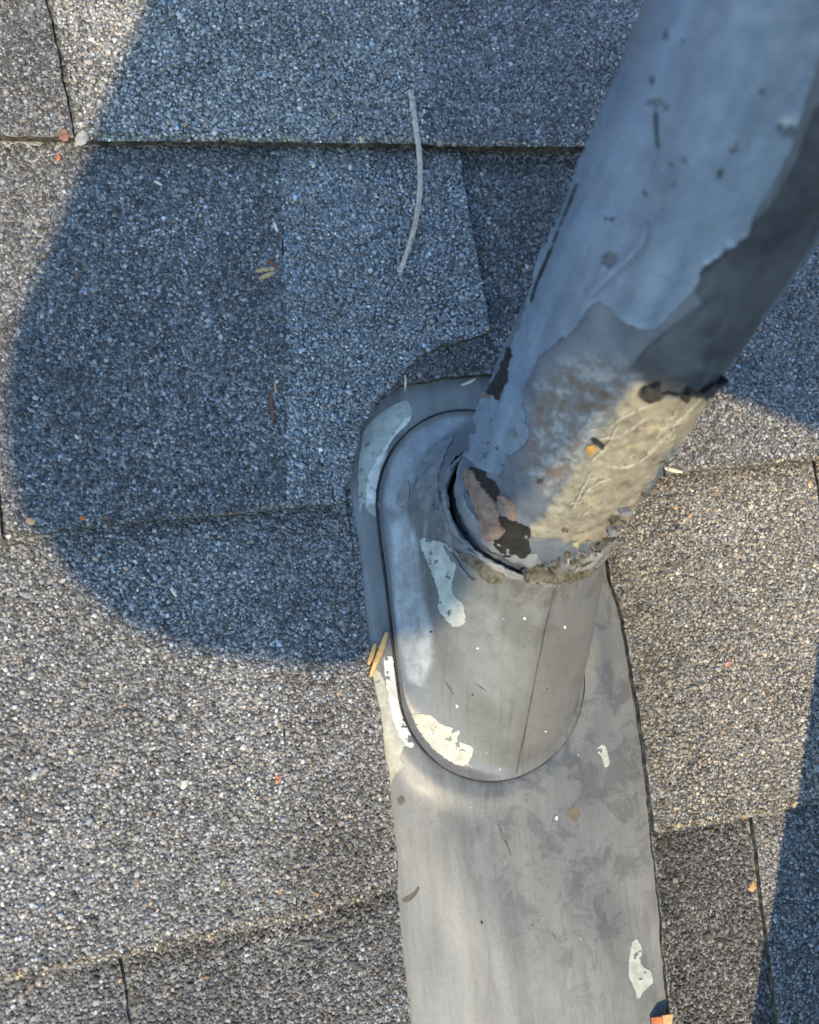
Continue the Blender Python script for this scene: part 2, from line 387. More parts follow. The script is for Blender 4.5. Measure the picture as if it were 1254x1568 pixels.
# ------------------------------------------------------------------ pipe flashing (flange + boot)
fb = (.107, -.038, .0)
flash = tag(empty('pipe_flashing', fb), 'grey painted metal flashing with an oblong boot around the vent pipe', 'flashing')
SCX, SY0, SY1, SR = .1065, -.0745, -.0045, .0375        # stadium at the foot of the boot
def sdist(x, y):
    yy = np.clip(y, SY0, SY1); return np.hypot(x - SCX, y - yy) - SR
def painted(name, base, dark, stain=.6, streak=True, rough=.42, spec=.45):
    """old grey paint on metal: cloudy, streaked down the slope, dirt held in the attribute 'dirt'"""
    m, t, b = mat(name, rough, spec); co = coords(t)
    n1 = nz(t, co, 22, 5, .6, .4); n2 = nz(t, coords(t, (95, 16, 16)), 1.0, 6, .65, .5); n3 = nz(t, co, 420, 4, .7)
    c = ramp(t, n1, [(.3, tuple(x * .82 for x in base)), (.7, tuple(x * 1.12 for x in base))])
    if streak: c = mix(t, .8, c, ramp(t, n2, [(.3, .50), (.5, .85), (.68, 1.12)]), 'MULTIPLY')
    c = mix(t, .5, c, ramp(t, n3, [(.3, .78), (.7, 1.06)]), 'MULTIPLY')
    spots = nz(t, co, 75, 6, .75, .6)
    sp = t.nodes.new('ShaderNodeMath'); sp.operation = 'MULTIPLY'
    t.links.new(ramp(t, spots, [(.49, 0.0), (.58, 1.0)]), sp.inputs[0]); t.links.new(attr(t, 'dirt'), sp.inputs[1])
    c = mix(t, sp.outputs[0], c, dark)
    d2 = t.nodes.new('ShaderNodeMath'); d2.operation = 'MULTIPLY'; d2.inputs[1].default_value = stain
    t.links.new(attr(t, 'dirt'), d2.inputs[0])
    c = mix(t, d2.outputs[0], c, (.098, .106, .118))
    ck = t.nodes.new('ShaderNodeMath'); ck.operation = 'MULTIPLY'; t.links.new(attr(t, 'pale_zone'), ck.inputs[0])
    t.links.new(ramp(t, nz(t, co, 160, 6, .7, .3), [(.30, .25), (.60, 1.0)]), ck.inputs[1])
    c = mix(t, ck.outputs[0], c, (.37, .39, .41))
    fs = nz(t, coords(t, (700, 38, 38)), 1.0, 3, .6, .2)                   # fine rubbed streaks
    c = mix(t, .5, c, ramp(t, fs, [(.33, .70), (.45, 1.0), (.62, 1.0), (.72, 1.22)]), 'MULTIPLY')
    gr = nz(t, co, 1500, 2, .6); c = mix(t, .35, c, ramp(t, gr, [(.3, .65), (.5, 1.0), (.7, 1.12)]), 'MULTIPLY')
    t.links.new(c, b.inputs['Base Color'])
    t.links.new(ramp(t, n1, [(.3, rough - .08), (.7, rough + .2)]), b.inputs['Roughness'])
    p = bump(t, b, n3, .12, .0003); bump(t, b, spots, .18, .0006, p)
    return m
M_FL = painted('flashing_paint', (.195, .205, .206), (.05, .053, .058))
M_BT = painted('boot_paint', (.142, .146, .147), (.07, .065, .06), .25, False, .27, .7)
def set_attr(o, name, vals):
    a = o.data.attributes.new(name, 'FLOAT', 'POINT'); a.data.foreach_set('value', np.asarray(vals, np.float32))
# flange
out = [(.050, -.30), (.170, -.30), (.174, -.06), (.172, .03), (.150, .056), (.080, .058), (.052, .036), (.048, -.06)]
gx = np.arange(.048, .1745, .0011); gy = np.arange(-.30, .058, .0011)
X, Y = np.meshgrid(gx, gy); d = sdist(X, Y)
Z = .0012 + .0011 * np.exp(-((d - .0075) / .0045) ** 2) + .00035 * sines(X * 2, Y * 2, 4.0) + .0003 * np.sin(X * 160 + np.sin(Y * 40))
Z -= .0010 * np.clip(1 - np.abs(d) / .0024, 0, 1)          # crease where the boot is pressed into the plate
nx, ny = len(gx), len(gy)
keep = (inside(out, X.ravel(), Y.ravel()) & (d.ravel() > -.012)).reshape(X.shape)
V = np.stack([X.ravel(), Y.ravel(), Z.ravel()], 1)
fc = [[j * nx + i, j * nx + i + 1, (j + 1) * nx + i + 1, (j + 1) * nx + i] for j in range(ny - 1) for i in range(nx - 1)
      if keep[j, i] and keep[j, i + 1] and keep[j + 1, i] and keep[j + 1, i + 1]]
used = sorted({i for q in fc for i in q}); re = {u: k for k, u in enumerate(used)}
FV = [tuple(V[u]) for u in used]; FF = [[re[i] for i in q] for q in fc]
flange = new_mesh('flange', FV, FF, M_FL, flash, fb, smooth=3.2)
a = np.array(FV); dd = sdist(a[:, 0], a[:, 1])
dirt = np.clip(1.15 * np.exp(-np.clip(dd, 0, 1) / .030) * np.clip((a[:, 0] - .085) / .04, 0, 1), 0, 1) + .45 * np.clip((a[:, 0] - .125) / .03, 0, 1) * np.clip((a[:, 1] + .19) / .05, 0, 1)
dirt += .5 * np.exp(-((a[:, 0] - .128) / .014) ** 2 - ((a[:, 1] + .155) / .035) ** 2)
fx, fy = proj_np(a)
for cx_, cy_, wx_, wy_, k_ in ((800, 1330, 55, 100, .55), (925, 1310, 45, 130, .5), (880, 1210, 70, 45, .6), (700, 1240, 70, 50, .3), (880, 1420, 30, 90, .45), (940, 1000, 40, 120, .4)):
    dirt += k_ * np.exp(-((fx - cx_ - .12 * (fy - cy_)) / wx_) ** 2 - ((fy - cy_) / wy_) ** 2)
dirt *= np.clip((.02 - a[:, 1]) / .03, .25, 1)
set_attr(flange, 'dirt', np.clip(dirt, 0, 1))
SURF.append((FV, FF))
# pipe axis in the roof frame: upright in the world, a touch out of true
PA = Vector((.116, -.0296, 0)); AX = Vector((.067, .5737, 1.0)); AN = AX.normalized()
E1 = AN.cross(Vector((0, 0, 1))).normalized(); E2 = AN.cross(E1)
def ringpt(z, r, a, dx=0.0, lift=0.0):
    return PA + AX * z + E1 * (r * math.cos(a) + dx) + E2 * (r * math.sin(a)) + AN * lift
# boot: oblong foot drawn up into a round neck
nu, nvv = 180, 46
def stadium(ang):
    """point of the foot outline in direction ang from its centre"""
    c, s = math.cos(ang), math.sin(ang); cy = (SY0 + SY1) / 2; h = (SY1 - SY0) / 2
    lo, hi = 0.0, .2
    for _ in range(30):
        m = (lo + hi) / 2
        if math.hypot(m * c, m * s - max(-h, min(h, m * s))) < SR: lo = m
        else: hi = m
    return Vector((SCX + lo * c, cy + lo * s, 0))
def boot_pt(u, v):
    # matched by arc: foot angle and neck angle share the parameter
    ang = u
    fx = math.atan2(math.sin(ang) * 1.55, math.cos(ang))
    p0 = stadium(fx)
    # neck angle so that E1 ~ +x and E2 ~ +y
    p1 = ringpt(.0335, .0317, math.atan2(-math.sin(ang) * E2.y / abs(E2.y) * -1, math.cos(ang)), dx=-.0010)
    up = .5 + .5 * math.sin(ang)                        # 1 upslope, 0 downslope
    lf = max(0, -math.cos(ang))
    k = 1.10 + 1.35 * max(up ** 1.5, .8 * lf)
    q = p0.lerp(p1, v)
    q.z = .0014 + (p1.z - .0014) * v ** k
    # belly
    n = Vector((math.cos(ang), math.sin(ang), 0))
    q += n * (.0030 * math.sin(math.pi * v) * (1 - up) )
    if v < .05: q.z += .0010 * (1 - v / .05); q += n * .0009 * (1 - v / .05)
    if v > .86:                                          # creased, lumpy neck
        w_ = (v - .86) / .14
        f = noise.fractal((q.x * 160, q.y * 160, q.z * 260), 1.0, 2.0, 4)
        q += n * .0011 * f * w_
    q += n * .0005 * noise.noise((q.x * 45, q.y * 45, q.z * 45))
    pk = max(0, min(1, (v - .45) / .3)) * max(0, min(1, (.3 - math.cos(ang)) / .8)) * max(0, min(1, (math.sin(ang) + .75) / .6))
    if pk > 0:                                           # puckered where it was hammered to the pipe
        f = noise.fractal((q.x * 60 + 5, q.y * 60, q.z * 190), 1.0, 2.0, 4); q += n * .0016 * f * pk; q.z += .0012 * f * pk
    return q
BV = []
for j in range(nvv):
    v = (j / (nvv - 1))
    for i in range(nu): BV.append(tuple(boot_pt(2 * math.pi * i / nu, v)))
BF = [[j * nu + i, j * nu + (i + 1) % nu, (j + 1) * nu + (i + 1) % nu, (j + 1) * nu + i] for j in range(nvv - 1) for i in range(nu)]
boot = new_mesh('boot', BV, BF, M_BT, flash, fb, smooth=3.2)
a = np.array(BV)
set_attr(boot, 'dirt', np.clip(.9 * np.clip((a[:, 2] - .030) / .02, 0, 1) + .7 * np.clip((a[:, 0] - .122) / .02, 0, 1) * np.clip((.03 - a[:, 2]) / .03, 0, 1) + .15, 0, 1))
qx, qy = proj_np(a); pale_v = np.zeros(len(a))
for L_, st_, sf_ in (([(598, 800), (622, 785), (640, 830), (644, 900), (660, 960), (662, 1010), (645, 1050), (624, 1040), (606, 940)], .85, 9), ([(588, 770), (598, 705), (628, 663), (680, 638), (722, 636), (690, 660), (652, 692), (630, 740), (612, 790)], .6, 9), ([(700, 900), (760, 930), (790, 1010), (770, 1090), (720, 1050), (690, 980)], .25, 20)):
    pale_v = np.maximum(pale_v, st_ * np.clip(sd_px(L_, qx, qy) / sf_ + .5, 0, 1))
set_attr(boot, 'pale_zone', pale_v)  # paler zones on the flank, ledge and front of the boot
SURF.append((BV, BF))
BVH_F = bvh_of((FV, FF), (BV, BF))

# ------------------------------------------------------------------ vent pipe
pb = tuple(PA + AX * .012)
pipe = tag(empty('vent_pipe', pb), 'upright round vent pipe under thick peeling blue grey coating', 'pipe')
RT = [(.0, .0268), (.028, .0278), (.036, .0288), (.05, .0302), (.07, .0312), (.085, .0308), (.10, .0300), (.27, .0298)]
def rad(z):
    for (z0, r0), (z1, r1) in zip(RT, RT[1:]):
        if z <= z1: return r0 + (r1 - r0) * (z - z0) / (z1 - z0)
    return RT[-1][1]
NT, ZA, ZB = 300, .012, .262
zs = []; z = ZA
while z < ZB: zs.append(z); z += .00075 if z < .13 else .002
zs.append(ZB)
PV = []; crust = []
for z in zs:
    r0 = rad(z)
    low = max(0.0, min(1.0, (.088 - z) / .02))           # scabby foot below the smooth coating
    for i in range(NT):
        a_ = 2 * math.pi * i / NT
        c0 = ringpt(z, r0, a_)
        f = noise.fractal((c0.x * 120, c0.y * 120, c0.z * 120), .9, 2.1, 5)
        g_ = noise.noise((c0.x * 30, c0.y * 30, c0.z * 30))
        d_ = .0005 * g_ + .00012 * f + low * .00055 * f
        PV.append(tuple(ringpt(z, r0 + d_, a_))); crust.append(low)
nz_ = len(zs)
PF = [[j * NT + i, j * NT + (i + 1) % NT, (j + 1) * NT + (i + 1) % NT, (j + 1) * NT + i] for j in range(nz_ - 1) for i in range(NT)]
n0 = len(PV)                                             # open top with wall thickness
for zz in (ZB, ZB - .05):
    for i in range(NT): PV.append(tuple(ringpt(zz, .0262, 2 * math.pi * i / NT))); crust.append(0)
last = (nz_ - 1) * NT
PF += [[last + i, last + (i + 1) % NT, n0 + (i + 1) % NT, n0 + i] for i in range(NT)]
PF += [[n0 + i, n0 + (i + 1) % NT, n0 + NT + (i + 1) % NT, n0 + NT + i] for i in range(NT)]
ZQ = lambda L: [(780 + x * .378, 380 + y * .378) for x, y in L]
pv = np.array(PV); ppx, ppy = proj_np(pv)
axp = np.array(PA) + np.outer((pv - np.array(PA)) @ np.array(AN), np.array(AN)); nrm_ = pv - axp; nrm_ /= np.linalg.norm(nrm_, axis=1)[:, None] + 1e-9
facing = (nrm_ * (np.array(CAM) - pv)).sum(1) > -.02
MASK = {'scab': ZQ([(470, 560), (540, 545), (600, 600), (720, 590), (830, 560), (820, 640), (760, 720), (660, 810), (590, 910), (540, 1000), (480, 1110), (420, 1190), (280, 1190), (70, 1165), (150, 1060), (230, 950), (300, 850), (380, 740), (430, 650)]),
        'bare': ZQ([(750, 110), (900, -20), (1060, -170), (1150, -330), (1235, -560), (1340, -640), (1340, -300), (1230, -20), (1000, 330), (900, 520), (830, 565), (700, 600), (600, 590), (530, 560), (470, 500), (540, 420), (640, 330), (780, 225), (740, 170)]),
        'speck': ZQ([(130, 560), (200, 470), (330, 440), (470, 470), (520, 560), (430, 650), (380, 740), (300, 850), (230, 950), (120, 980), (60, 900), (70, 760), (90, 640)])}
MV = {k: np.where(facing, sd_px(v, ppx, ppy), -60.0) for k, v in MASK.items()}
pn = np.array([noise.fractal((p[0] * 260, p[1] * 260, p[2] * 260), .8, 2.2, 4) if (a_ > -25 or b_ > -25) else 0 for p, a_, b_ in zip(PV, MV['scab'], MV['speck'])])
lift = -.0005 * np.clip(MV['bare'] / 4, 0, 1) + .0006 * np.clip((MV['scab'] + pn * 10) / 5 + .5, 0, 1) * (1 + .9 * pn) + .0003 * np.clip(MV['speck'] / 10, 0, 1) * pn
pv = pv + nrm_ * lift[:, None]; PV = [tuple(p) for p in pv]
def pipe_mat():
    m, t, b = mat('pipe_old_coating', .4, .6); co = coords(t)
    n1 = nz(t, co, 35, 6, .65, .5); n2 = nz(t, co, 150, 8, .72, .15); n3 = nz(t, co, 600, 3, .7)
    def mask(name, wob, soft):
        a_ = attr(t, name); ma = t.nodes.new('ShaderNodeMath'); ma.operation = 'MULTIPLY_ADD'; ma.inputs[1].default_value = wob
        sub = t.nodes.new('ShaderNodeMath'); sub.operation = 'SUBTRACT'; sub.inputs[1].default_value = .5
        t.links.new(n2, sub.inputs[0]); t.links.new(sub.outputs[0], ma.inputs[0]); t.links.new(a_, ma.inputs[2])
        mr = t.nodes.new('ShaderNodeMapRange'); mr.inputs[1].default_value = -soft; mr.inputs[2].default_value = soft
        t.links.new(ma.outputs[0], mr.inputs[0]); return mr.outputs[0]
    c = ramp(t, n1, [(.3, (.06, .075, .10)), (.5, (.105, .125, .16)), (.72, (.165, .19, .225))])
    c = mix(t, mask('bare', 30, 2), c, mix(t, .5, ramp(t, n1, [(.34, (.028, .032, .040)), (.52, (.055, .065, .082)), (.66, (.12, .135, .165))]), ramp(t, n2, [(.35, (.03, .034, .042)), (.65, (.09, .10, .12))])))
    # pitted zone: grey and tan with pale salt
    pit = ramp(t, n2, [(.30, (.07, .065, .06)), (.42, (.16, .115, .09)), (.50, (.15, .155, .165)), (.61, (.30, .31, .33)), (.70, (.20, .14, .105))])
    c = mix(t, mask('speck', 60, 16), c, pit)
    n4 = nz(t, co, 260, 5, .75, 1.2)
    cr = ramp(t, n2, [(.28, (.09, .08, .06)), (.42, (.19, .175, .14)), (.55, (.25, .235, .195)), (.66, (.32, .26, .15)), (.75, (.34, .32, .27))])
    cr = mix(t, .55, cr, ramp(t, n4, [(.36, .45), (.50, 1.0), (.62, 1.25)]), 'MULTIPLY')
    c = mix(t, mask('scab', 34, 4), c, cr)
    c = mix(t, .4, c, ramp(t, n3, [(.3, .75), (.7, 1.1)]), 'MULTIPLY')
    t.links.new(c, b.inputs['Base Color'])
    t.links.new(ramp(t, n1, [(.35, .24), (.7, .62)]), b.inputs['Roughness'])
    p = bump(t, b, n2, .32, .0009); bump(t, b, n3, .15, .0003, p); return m
M_PIPE = pipe_mat()
pw = new_mesh('pipe_wall', PV, PF, M_PIPE, pipe, pb, smooth=.9)
for k_ in MV: set_attr(pw, k_, MV[k_])
BVH_P = bvh_of((PV, PF))

# thin raised layers, flakes and stains laid on a surface; outline given in photograph pixels
def layer(name, pts, bvh, thick, material, parent, base, amp=2.0, step=4.0, grid=14, curve=3, curl=0.0, rough_amp=0.0, seed=0, holes=9.0, hs=.05):
    sp = smooth_poly(pts, curve) if curve else [Vector(p) for p in pts]
    d = densify(sp, step, amp, seed)
    v2, tr, bd = fill(d, grid)
    hits = []
    for (x, y) in v2:
        h, nrm, _, _ = bvh.ray_cast(CAM, ray(x, y))
        if h is None:
            h2 = bvh.find_nearest(on_roof(x, y, .08)); h, nrm = h2[0], h2[1]
        if nrm.dot(CAM - h) < 0: nrm = -nrm
        hits.append((h, nrm))
    # edges that were stretched over a silhouette are dropped
    tr = [q for q in tr if max((hits[q[0]][0] - hits[q[1]][0]).length, (hits[q[1]][0] - hits[q[2]][0]).length, (hits[q[2]][0] - hits[q[0]][0]).length) < .02]
    if True:
        if holes < 5: tr = [q for q in tr if noise.fractal((sum(v2[i][0] for i in q) / 3 * hs, sum(v2[i][1] for i in q) / 3 * hs, seed * 3.1), .7, 2.1, 4) < holes]
        # keep the biggest connected piece
        adj = {}
        for k_, q in enumerate(tr):
            for i in range(3): adj.setdefault(frozenset((q[i], q[(i + 1) % 3])), []).append(k_)
        seen = set(); best = []
        for k_ in range(len(tr)):
            if k_ in seen: continue
            st = [k_]; seen.add(k_); comp = []
            while st:
                u_ = st.pop(); comp.append(u_); q = tr[u_]
                for i in range(3):
                    for w2 in adj[frozenset((q[i], q[(i + 1) % 3]))]:
                        if w2 not in seen: seen.add(w2); st.append(w2)
            if len(comp) > len(best): best = comp
        tr = [tr[k_] for k_ in best]
    if not tr: return None
    cnt = {}
    for q in tr:
        for i in range(3): cnt[(q[i], q[(i + 1) % 3])] = 1
    bd = [q for q in cnt if (q[1], q[0]) not in cnt]
    bset = {i for q in bd for i in q}
    top = []; bot = []
    for i, (h, nrm) in enumerate(hits):
        f = rough_amp * noise.fractal((h.x * 220, h.y * 220, h.z * 220), 1., 2., 4)
        top.append(tuple(h + nrm * (thick + f + (curl * max(0, noise.noise((h.x * 90, h.y * 90, 3.0 + seed))) if i in bset else 0))))
        bot.append(tuple(h - nrm * .0003))
    use = sorted({i for q in tr for i in q}); ren = {u_: k_ for k_, u_ in enumerate(use)}
    top = [top[u_] for u_ in use]; bot = [bot[u_] for u_ in use]; hits = [hits[u_] for u_ in use]
    tr = [[ren[i] for i in q] for q in tr]; bd = [(ren[i], ren[j]) for i, j in bd]
    n = len(top)
    e = Vector(top[tr[0][1]]) - Vector(top[tr[0][0]]); g2 = Vector(top[tr[0][2]]) - Vector(top[tr[0][0]])
    if e.cross(g2).dot(hits[tr[0][0]][1]) < 0:
        tr = [q[::-1] for q in tr]; bd = [(j, i) for i, j in bd]
    fcs = tr + [[i, i + n, j + n, j] for i, j in bd]
    o = new_mesh(name, top + bot, fcs, material, parent, base, smooth=.8)
    return o
Z2 = lambda L: [(500 + x * .6013, y * .6013) for x, y in L]
Z3 = lambda L: [(640 + x * .2871, 650 + y * .2871) for x, y in L]
Z6 = lambda L: [(500 + x * .4386, 900 + y * .4386) for x, y in L]
Z8 = lambda L: [(530 + x * .2551, 560 + y * .2551) for x, y in L]
ZQ = lambda L: [(780 + x * .378, 380 + y * .378) for x, y in L]

def coat_mat(name, lo, hi, rough=.38, bd=.0008):
    m, t, b = mat(name, rough, .65); co = coords(t)
    n1 = nz(t, co, 28, 6, .6, .6); n2 = nz(t, co, 140, 5, .65, .5); n3 = nz(t, co, 700, 3, .7)
    mp = t.nodes.new('ShaderNodeMapping'); mp.inputs['Rotation'].default_value = (math.radians(29.9), 0, 0); t.links.new(co, mp.inputs[0])
    m2 = t.nodes.new('ShaderNodeMapping'); m2.inputs['Scale'].default_value = (1, 1, .12); t.links.new(mp.outputs[0], m2.inputs[0])
    ns_ = nz(t, m2.outputs[0], 120, 6, .65, .3)
    c = ramp(t, n1, [(.3, lo), (.7, hi)])
    c = mix(t, .75, c, ramp(t, ns_, [(.32, .62), (.5, .95), (.68, 1.2)]), 'MULTIPLY')
    c = mix(t, .45, c, ramp(t, n2, [(.3, .68), (.65, 1.06)]), 'MULTIPLY')
    t.links.new(c, b.inputs['Base Color'])
    t.links.new(ramp(t, n2, [(.35, rough - .1), (.7, rough + .22)]), b.inputs['Roughness'])
    p = bump(t, b, n2, .35, bd); bump(t, b, n3, .15, .0003, p); return m
M_COAT = coat_mat('pipe_coating', (.13, .18, .26), (.22, .28, .37), .24)
M_COAT2 = coat_mat('pipe_coating_dull', (.16, .17, .19), (.25, .26, .28), .45)
M_DARK = coat_mat('bare_dark_rubber', (.035, .036, .04), (.085, .085, .09), .45)
M_TAR = flat('old_tar', (.018, .017, .016), .55, .4, 260, .6, .8, .001)
M_BROWN = flat('bare_brown_pipe', (.20, .145, .12), .7, .3, 260, .5, .5, .0006)
M_CREAM = flat('scabby_cream_sealant', (.34, .29, .20), .75, .3, 160, .35, .7, .0012)
M_PALE = flat('pale_sealant_vein', (.36, .335, .275), .7, .3, 300, .25, .5, .0006)
M_CHIP = flat('chalky_old_paint', (.34, .36, .335), .75, .25, 240, .26, .3, .0004)
M_WHITE = flat('white_old_paint', (.54, .55, .53), .7, .3, 240, .26, .3, .0004)
M_BEIGE = flat('beige_old_paint', (.36, .355, .30), .75, .25, 240, .26, .3, .0004)
M_STAIN = flat('brown_stain', (.12, .10, .075), .8, .2, 200, .3, .2, .0003)
M_SEAL = coat_mat('lumpy_grey_sealant', (.10, .105, .11), (.22, .225, .23), .5, .0018)
M_OLIVE = flat('crumbly_olive_sealant', (.115, .105, .08), .8, .25, 330, .75, 1.0, .0022)

# main coating: everything up to the long torn edge on the right
L_ = layer('coating', [(1040, -90), (1280, -90), (1300, 40), (1262, 70)] + Z2([(1225, 230), (1180, 370), (1130, 470), (1080, 555), (1068, 590), (1000, 640), (950, 685), (935, 730), (880, 790), (830, 835), (770, 820), (700, 765), (665, 790), (640, 830), (600, 870), (545, 905), (520, 960)])
      + [(800, 600), (806, 640), (812, 668), (790, 690), (770, 715), (765, 725), (735, 715), (716, 700), (706, 700), (702, 668), (722, 640), (742, 606), (770, 560), (806, 478), (842, 362), (884, 258), (942, 136), (1004, 0)],
      BVH_P, .0006, M_COAT, pipe, pb, amp=2.2, step=3.5, grid=9, curve=2, seed=1, curl=.0009, holes=.78, hs=.022, rough_amp=.00012)
layer('torn_edge', ZQ([(530, 570), (560, 545), (600, 540), (605, 575), (640, 580), (690, 588), (720, 560), (760, 575), (800, 560), (850, 520), (890, 480), (870, 525), (820, 565), (780, 590), (700, 605), (620, 592), (560, 598)]), BVH_P, .0022, M_TAR, pipe, pb, amp=4, step=3, grid=8, curl=.002, seed=5, rough_amp=.0006)
layer('torn_edge', [(782, 534), (786, 545), (780, 562), (782, 580), (774, 592), (768, 612), (761, 604), (753, 606), (750, 598), (760, 582), (772, 558)], BVH_P, .0012, M_TAR, pipe, pb, amp=2.5, step=3, grid=8, curl=.002, seed=6, rough_amp=.0006)
# bare foot of the pipe
layer('bare_patch', Z8([(770, 610), (830, 625), (850, 680), (900, 700), (915, 770), (905, 850), (925, 900), (1000, 925), (1080, 960), (1110, 1000), (1090, 1060), (1110, 1120), (1030, 1165), (940, 1135), (850, 1080), (840, 1040), (800, 900), (740, 760), (710, 660)]), BVH_P, .0004, M_TAR, pipe, pb, amp=2.4, step=2.2, grid=8, seed=7)
layer('bare_patch', Z8([(720, 640), (755, 622), (800, 690), (850, 760), (905, 830), (920, 920), (955, 990), (925, 1015), (870, 1048), (840, 1030), (810, 930), (780, 840), (740, 750)]), BVH_P, .0010, M_BROWN, pipe, pb, amp=2.4, step=2.2, grid=8, seed=8)
layer('bare_patch', Z8([(920, 780), (980, 790), (1015, 860), (1020, 925), (975, 890), (930, 830)]), BVH_P, .0011, M_BROWN, pipe, pb, amp=2.4, step=2.2, grid=8, seed=9)
# cream scab on the sunny side
for k, L in enumerate([
        [(330, 730), (400, 720), (440, 690), (520, 650), (580, 625)], [(370, 770), (430, 760), (470, 740), (540, 690), (600, 650)],
        [(340, 850), (390, 800), (420, 750), (440, 690)], [(260, 1040), (300, 960), (330, 900), (350, 850)],
        [(600, 730), (640, 720), (690, 690), (740, 640), (770, 600)], [(400, 880), (470, 880), (540, 850), (600, 790), (640, 750)],
        [(250, 1030), (290, 1020), (300, 990), (350, 950), (400, 930)], [(610, 590), (640, 650), (660, 720), (640, 760)]]):
    w_ = 1.2 + (k % 3) * .9
    up = [(x, y - w_) for x, y in L]; dn = [(x + 3, y + w_) for x, y in L[::-1]]
    layer('sealant_vein', ZQ(up + dn), BVH_P, .0007, M_PALE, pipe, pb, amp=1.2, step=2, grid=6, seed=20 + k, rough_amp=.0003)
for k in range(16):                                      # finer web of wrinkles
    x_, y_ = random.uniform(240, 640), 0; y_ = 1120 - (x_ - 150) * 1.0 + random.uniform(-60, 130); g_ = random.uniform(-1.5, -.2); L = []
    for q_ in range(6): L.append((x_, y_)); g_ += random.uniform(-.7, .7); x_ += 16 * math.cos(g_); y_ += 16 * math.sin(g_)
    w_ = random.uniform(.8, 1.6)
    if inside(MASK['scab'], np.array([780 + L[0][0] * .378, 780 + L[-1][0] * .378]), np.array([380 + L[0][1] * .378, 380 + L[-1][1] * .378])).all():
        layer('sealant_vein', ZQ([(x, y - w_) for x, y in L] + [(x + 2, y + w_) for x, y in L[::-1]]), BVH_P, .0006, M_PALE, pipe, pb, amp=.7, step=2, grid=6, seed=500 + k)
layer('rust_spot', ZQ([(322, 803), (342, 795), (352, 813), (336, 824), (320, 820)]), BVH_P, .0010, flat('orange_rust', (.34, .20, .06), .8, .2), pipe, pb, amp=1, seed=30)
layer('tar_smear', ZQ([(335, 770), (350, 768), (382, 798), (374, 806)]), BVH_P, .0012, M_TAR, pipe, pb, amp=1, seed=32)
for k, L in enumerate([Z2([(832, 195), (838, 195), (840, 215), (834, 215)]), Z2([(841, 285), (847, 285), (848, 330), (852, 375), (846, 378), (842, 330)]), Z2([(810, 480), (816, 484), (820, 498), (815, 498)]), Z2([(1000, 432), (1010, 428), (1006, 446), (998, 450)]), Z2([(877, 413), (884, 415), (882, 422)])]):
    layer('tar_speck', L, BVH_P, .0009, M_TAR, pipe, pb, amp=.8, step=3, grid=5, curve=0, seed=40 + k)
layer('crack', [(884, 288), (886, 289), (863.5, 345), (843, 398), (829, 430), (818.5, 460), (816, 460), (826, 427), (840.5, 394), (861, 345)], BVH_P, .0009, M_TAR, pipe, pb, amp=1.0, step=3, grid=5, seed=50)
layer('coating_ridge', Z2([(818, 565), (826, 575), (815, 620), (770, 670), (720, 715), (680, 755), (670, 748), (715, 700), (765, 650), (800, 610)]), BVH_P, .0016, M_COAT, pipe, pb, amp=1.2, grid=7, seed=51)

# sealant round the neck: lumpy collar on the pipe and a broken bead on the boot, a gap between them on the left
def bead(name, z, r, rr, a0, a1, material, parent, base, lump, seed, dx=0.0, flatz=1.0):
    V = []; ns = 300; nr = 14
    for i in range(ns + 1):
        a_ = a0 + (a1 - a0) * i / ns; taper = min(1, i / 14, (ns - i) / 14)
        taper = max(.08, taper) if abs(a1 - a0) < 6.2 else 1.0
        wob = noise.fractal((a_ * 3.0 + seed, seed, 0), 1., 2., 3); cpt = ringpt(z + .0009 * wob, r + .0004 * wob, a_, dx); outw = (ringpt(z, r + .001, a_, dx) - cpt).normalized()
        for j in range(nr):
            b_ = 2 * math.pi * j / nr
            f = 1 + lump * .6 * noise.fractal((cpt.x * 170 + seed, cpt.y * 170 + math.cos(b_) * 1.1, cpt.z * 170 + math.sin(b_) * 1.1), .8, 2., 5)
            V.append(tuple(cpt + (outw * math.cos(b_) + AN * math.sin(b_) * flatz) * rr * f * taper))
    Fx = [[i * nr + j, i * nr + (j + 1) % nr, (i + 1) * nr + (j + 1) % nr, (i + 1) * nr + j] for i in range(ns) for j in range(nr)]
    return new_mesh(name, V, Fx, material, parent, base, smooth=3.2)
R_ = math.radians
bead('sealant_bead', .0332, .0314, .0011, R_(95), R_(275), M_SEAL, flash, fb, 1.1, 3.0, dx=-.0011, flatz=1.5)
bead('sealant_collar', .0392, .0287, .0015, R_(100), R_(262), M_COAT2, pipe, pb, .7, 5.0, flatz=3.0)
layer('sealant_smear', Z8([(560, 470), (500, 520), (450, 630), (430, 770), (480, 890), (600, 1040), (750, 1160), (860, 1280), (950, 1265), (905, 1200), (770, 1090), (660, 960), (580, 820), (555, 720), (580, 570), (640, 430)]), BVH_F, .0007, M_SEAL, flash, fb, amp=2.2, step=2.5, grid=4, seed=111, rough_amp=.0006, curl=.0006)
layer('sealant_smear', Z8([(330, 740), (370, 690), (385, 760), (360, 830), (320, 850), (305, 800)]), BVH_F, .0006, M_SEAL, flash, fb, amp=1.5, step=2.5, grid=4, seed=112, rough_amp=.0005)
layer('sealant_smear', Z8([(690, 1110), (800, 1150), (880, 1210), (950, 1250), (930, 1290), (860, 1290), (790, 1230), (710, 1170)]), BVH_F, .0010, M_OLIVE, flash, fb, amp=2, step=2.5, grid=4, seed=113, rough_amp=.0007)
bead('sealant_collar', .0350, .0304, .0024, R_(250), R_(325), M_OLIVE, pipe, pb, 1.4, 7.0, flatz=1.4)
bead('sealant_collar', .0390, .0294, .0020, R_(264), R_(420), M_SEAL, pipe, pb, 1.0, 15.0, flatz=2.2)
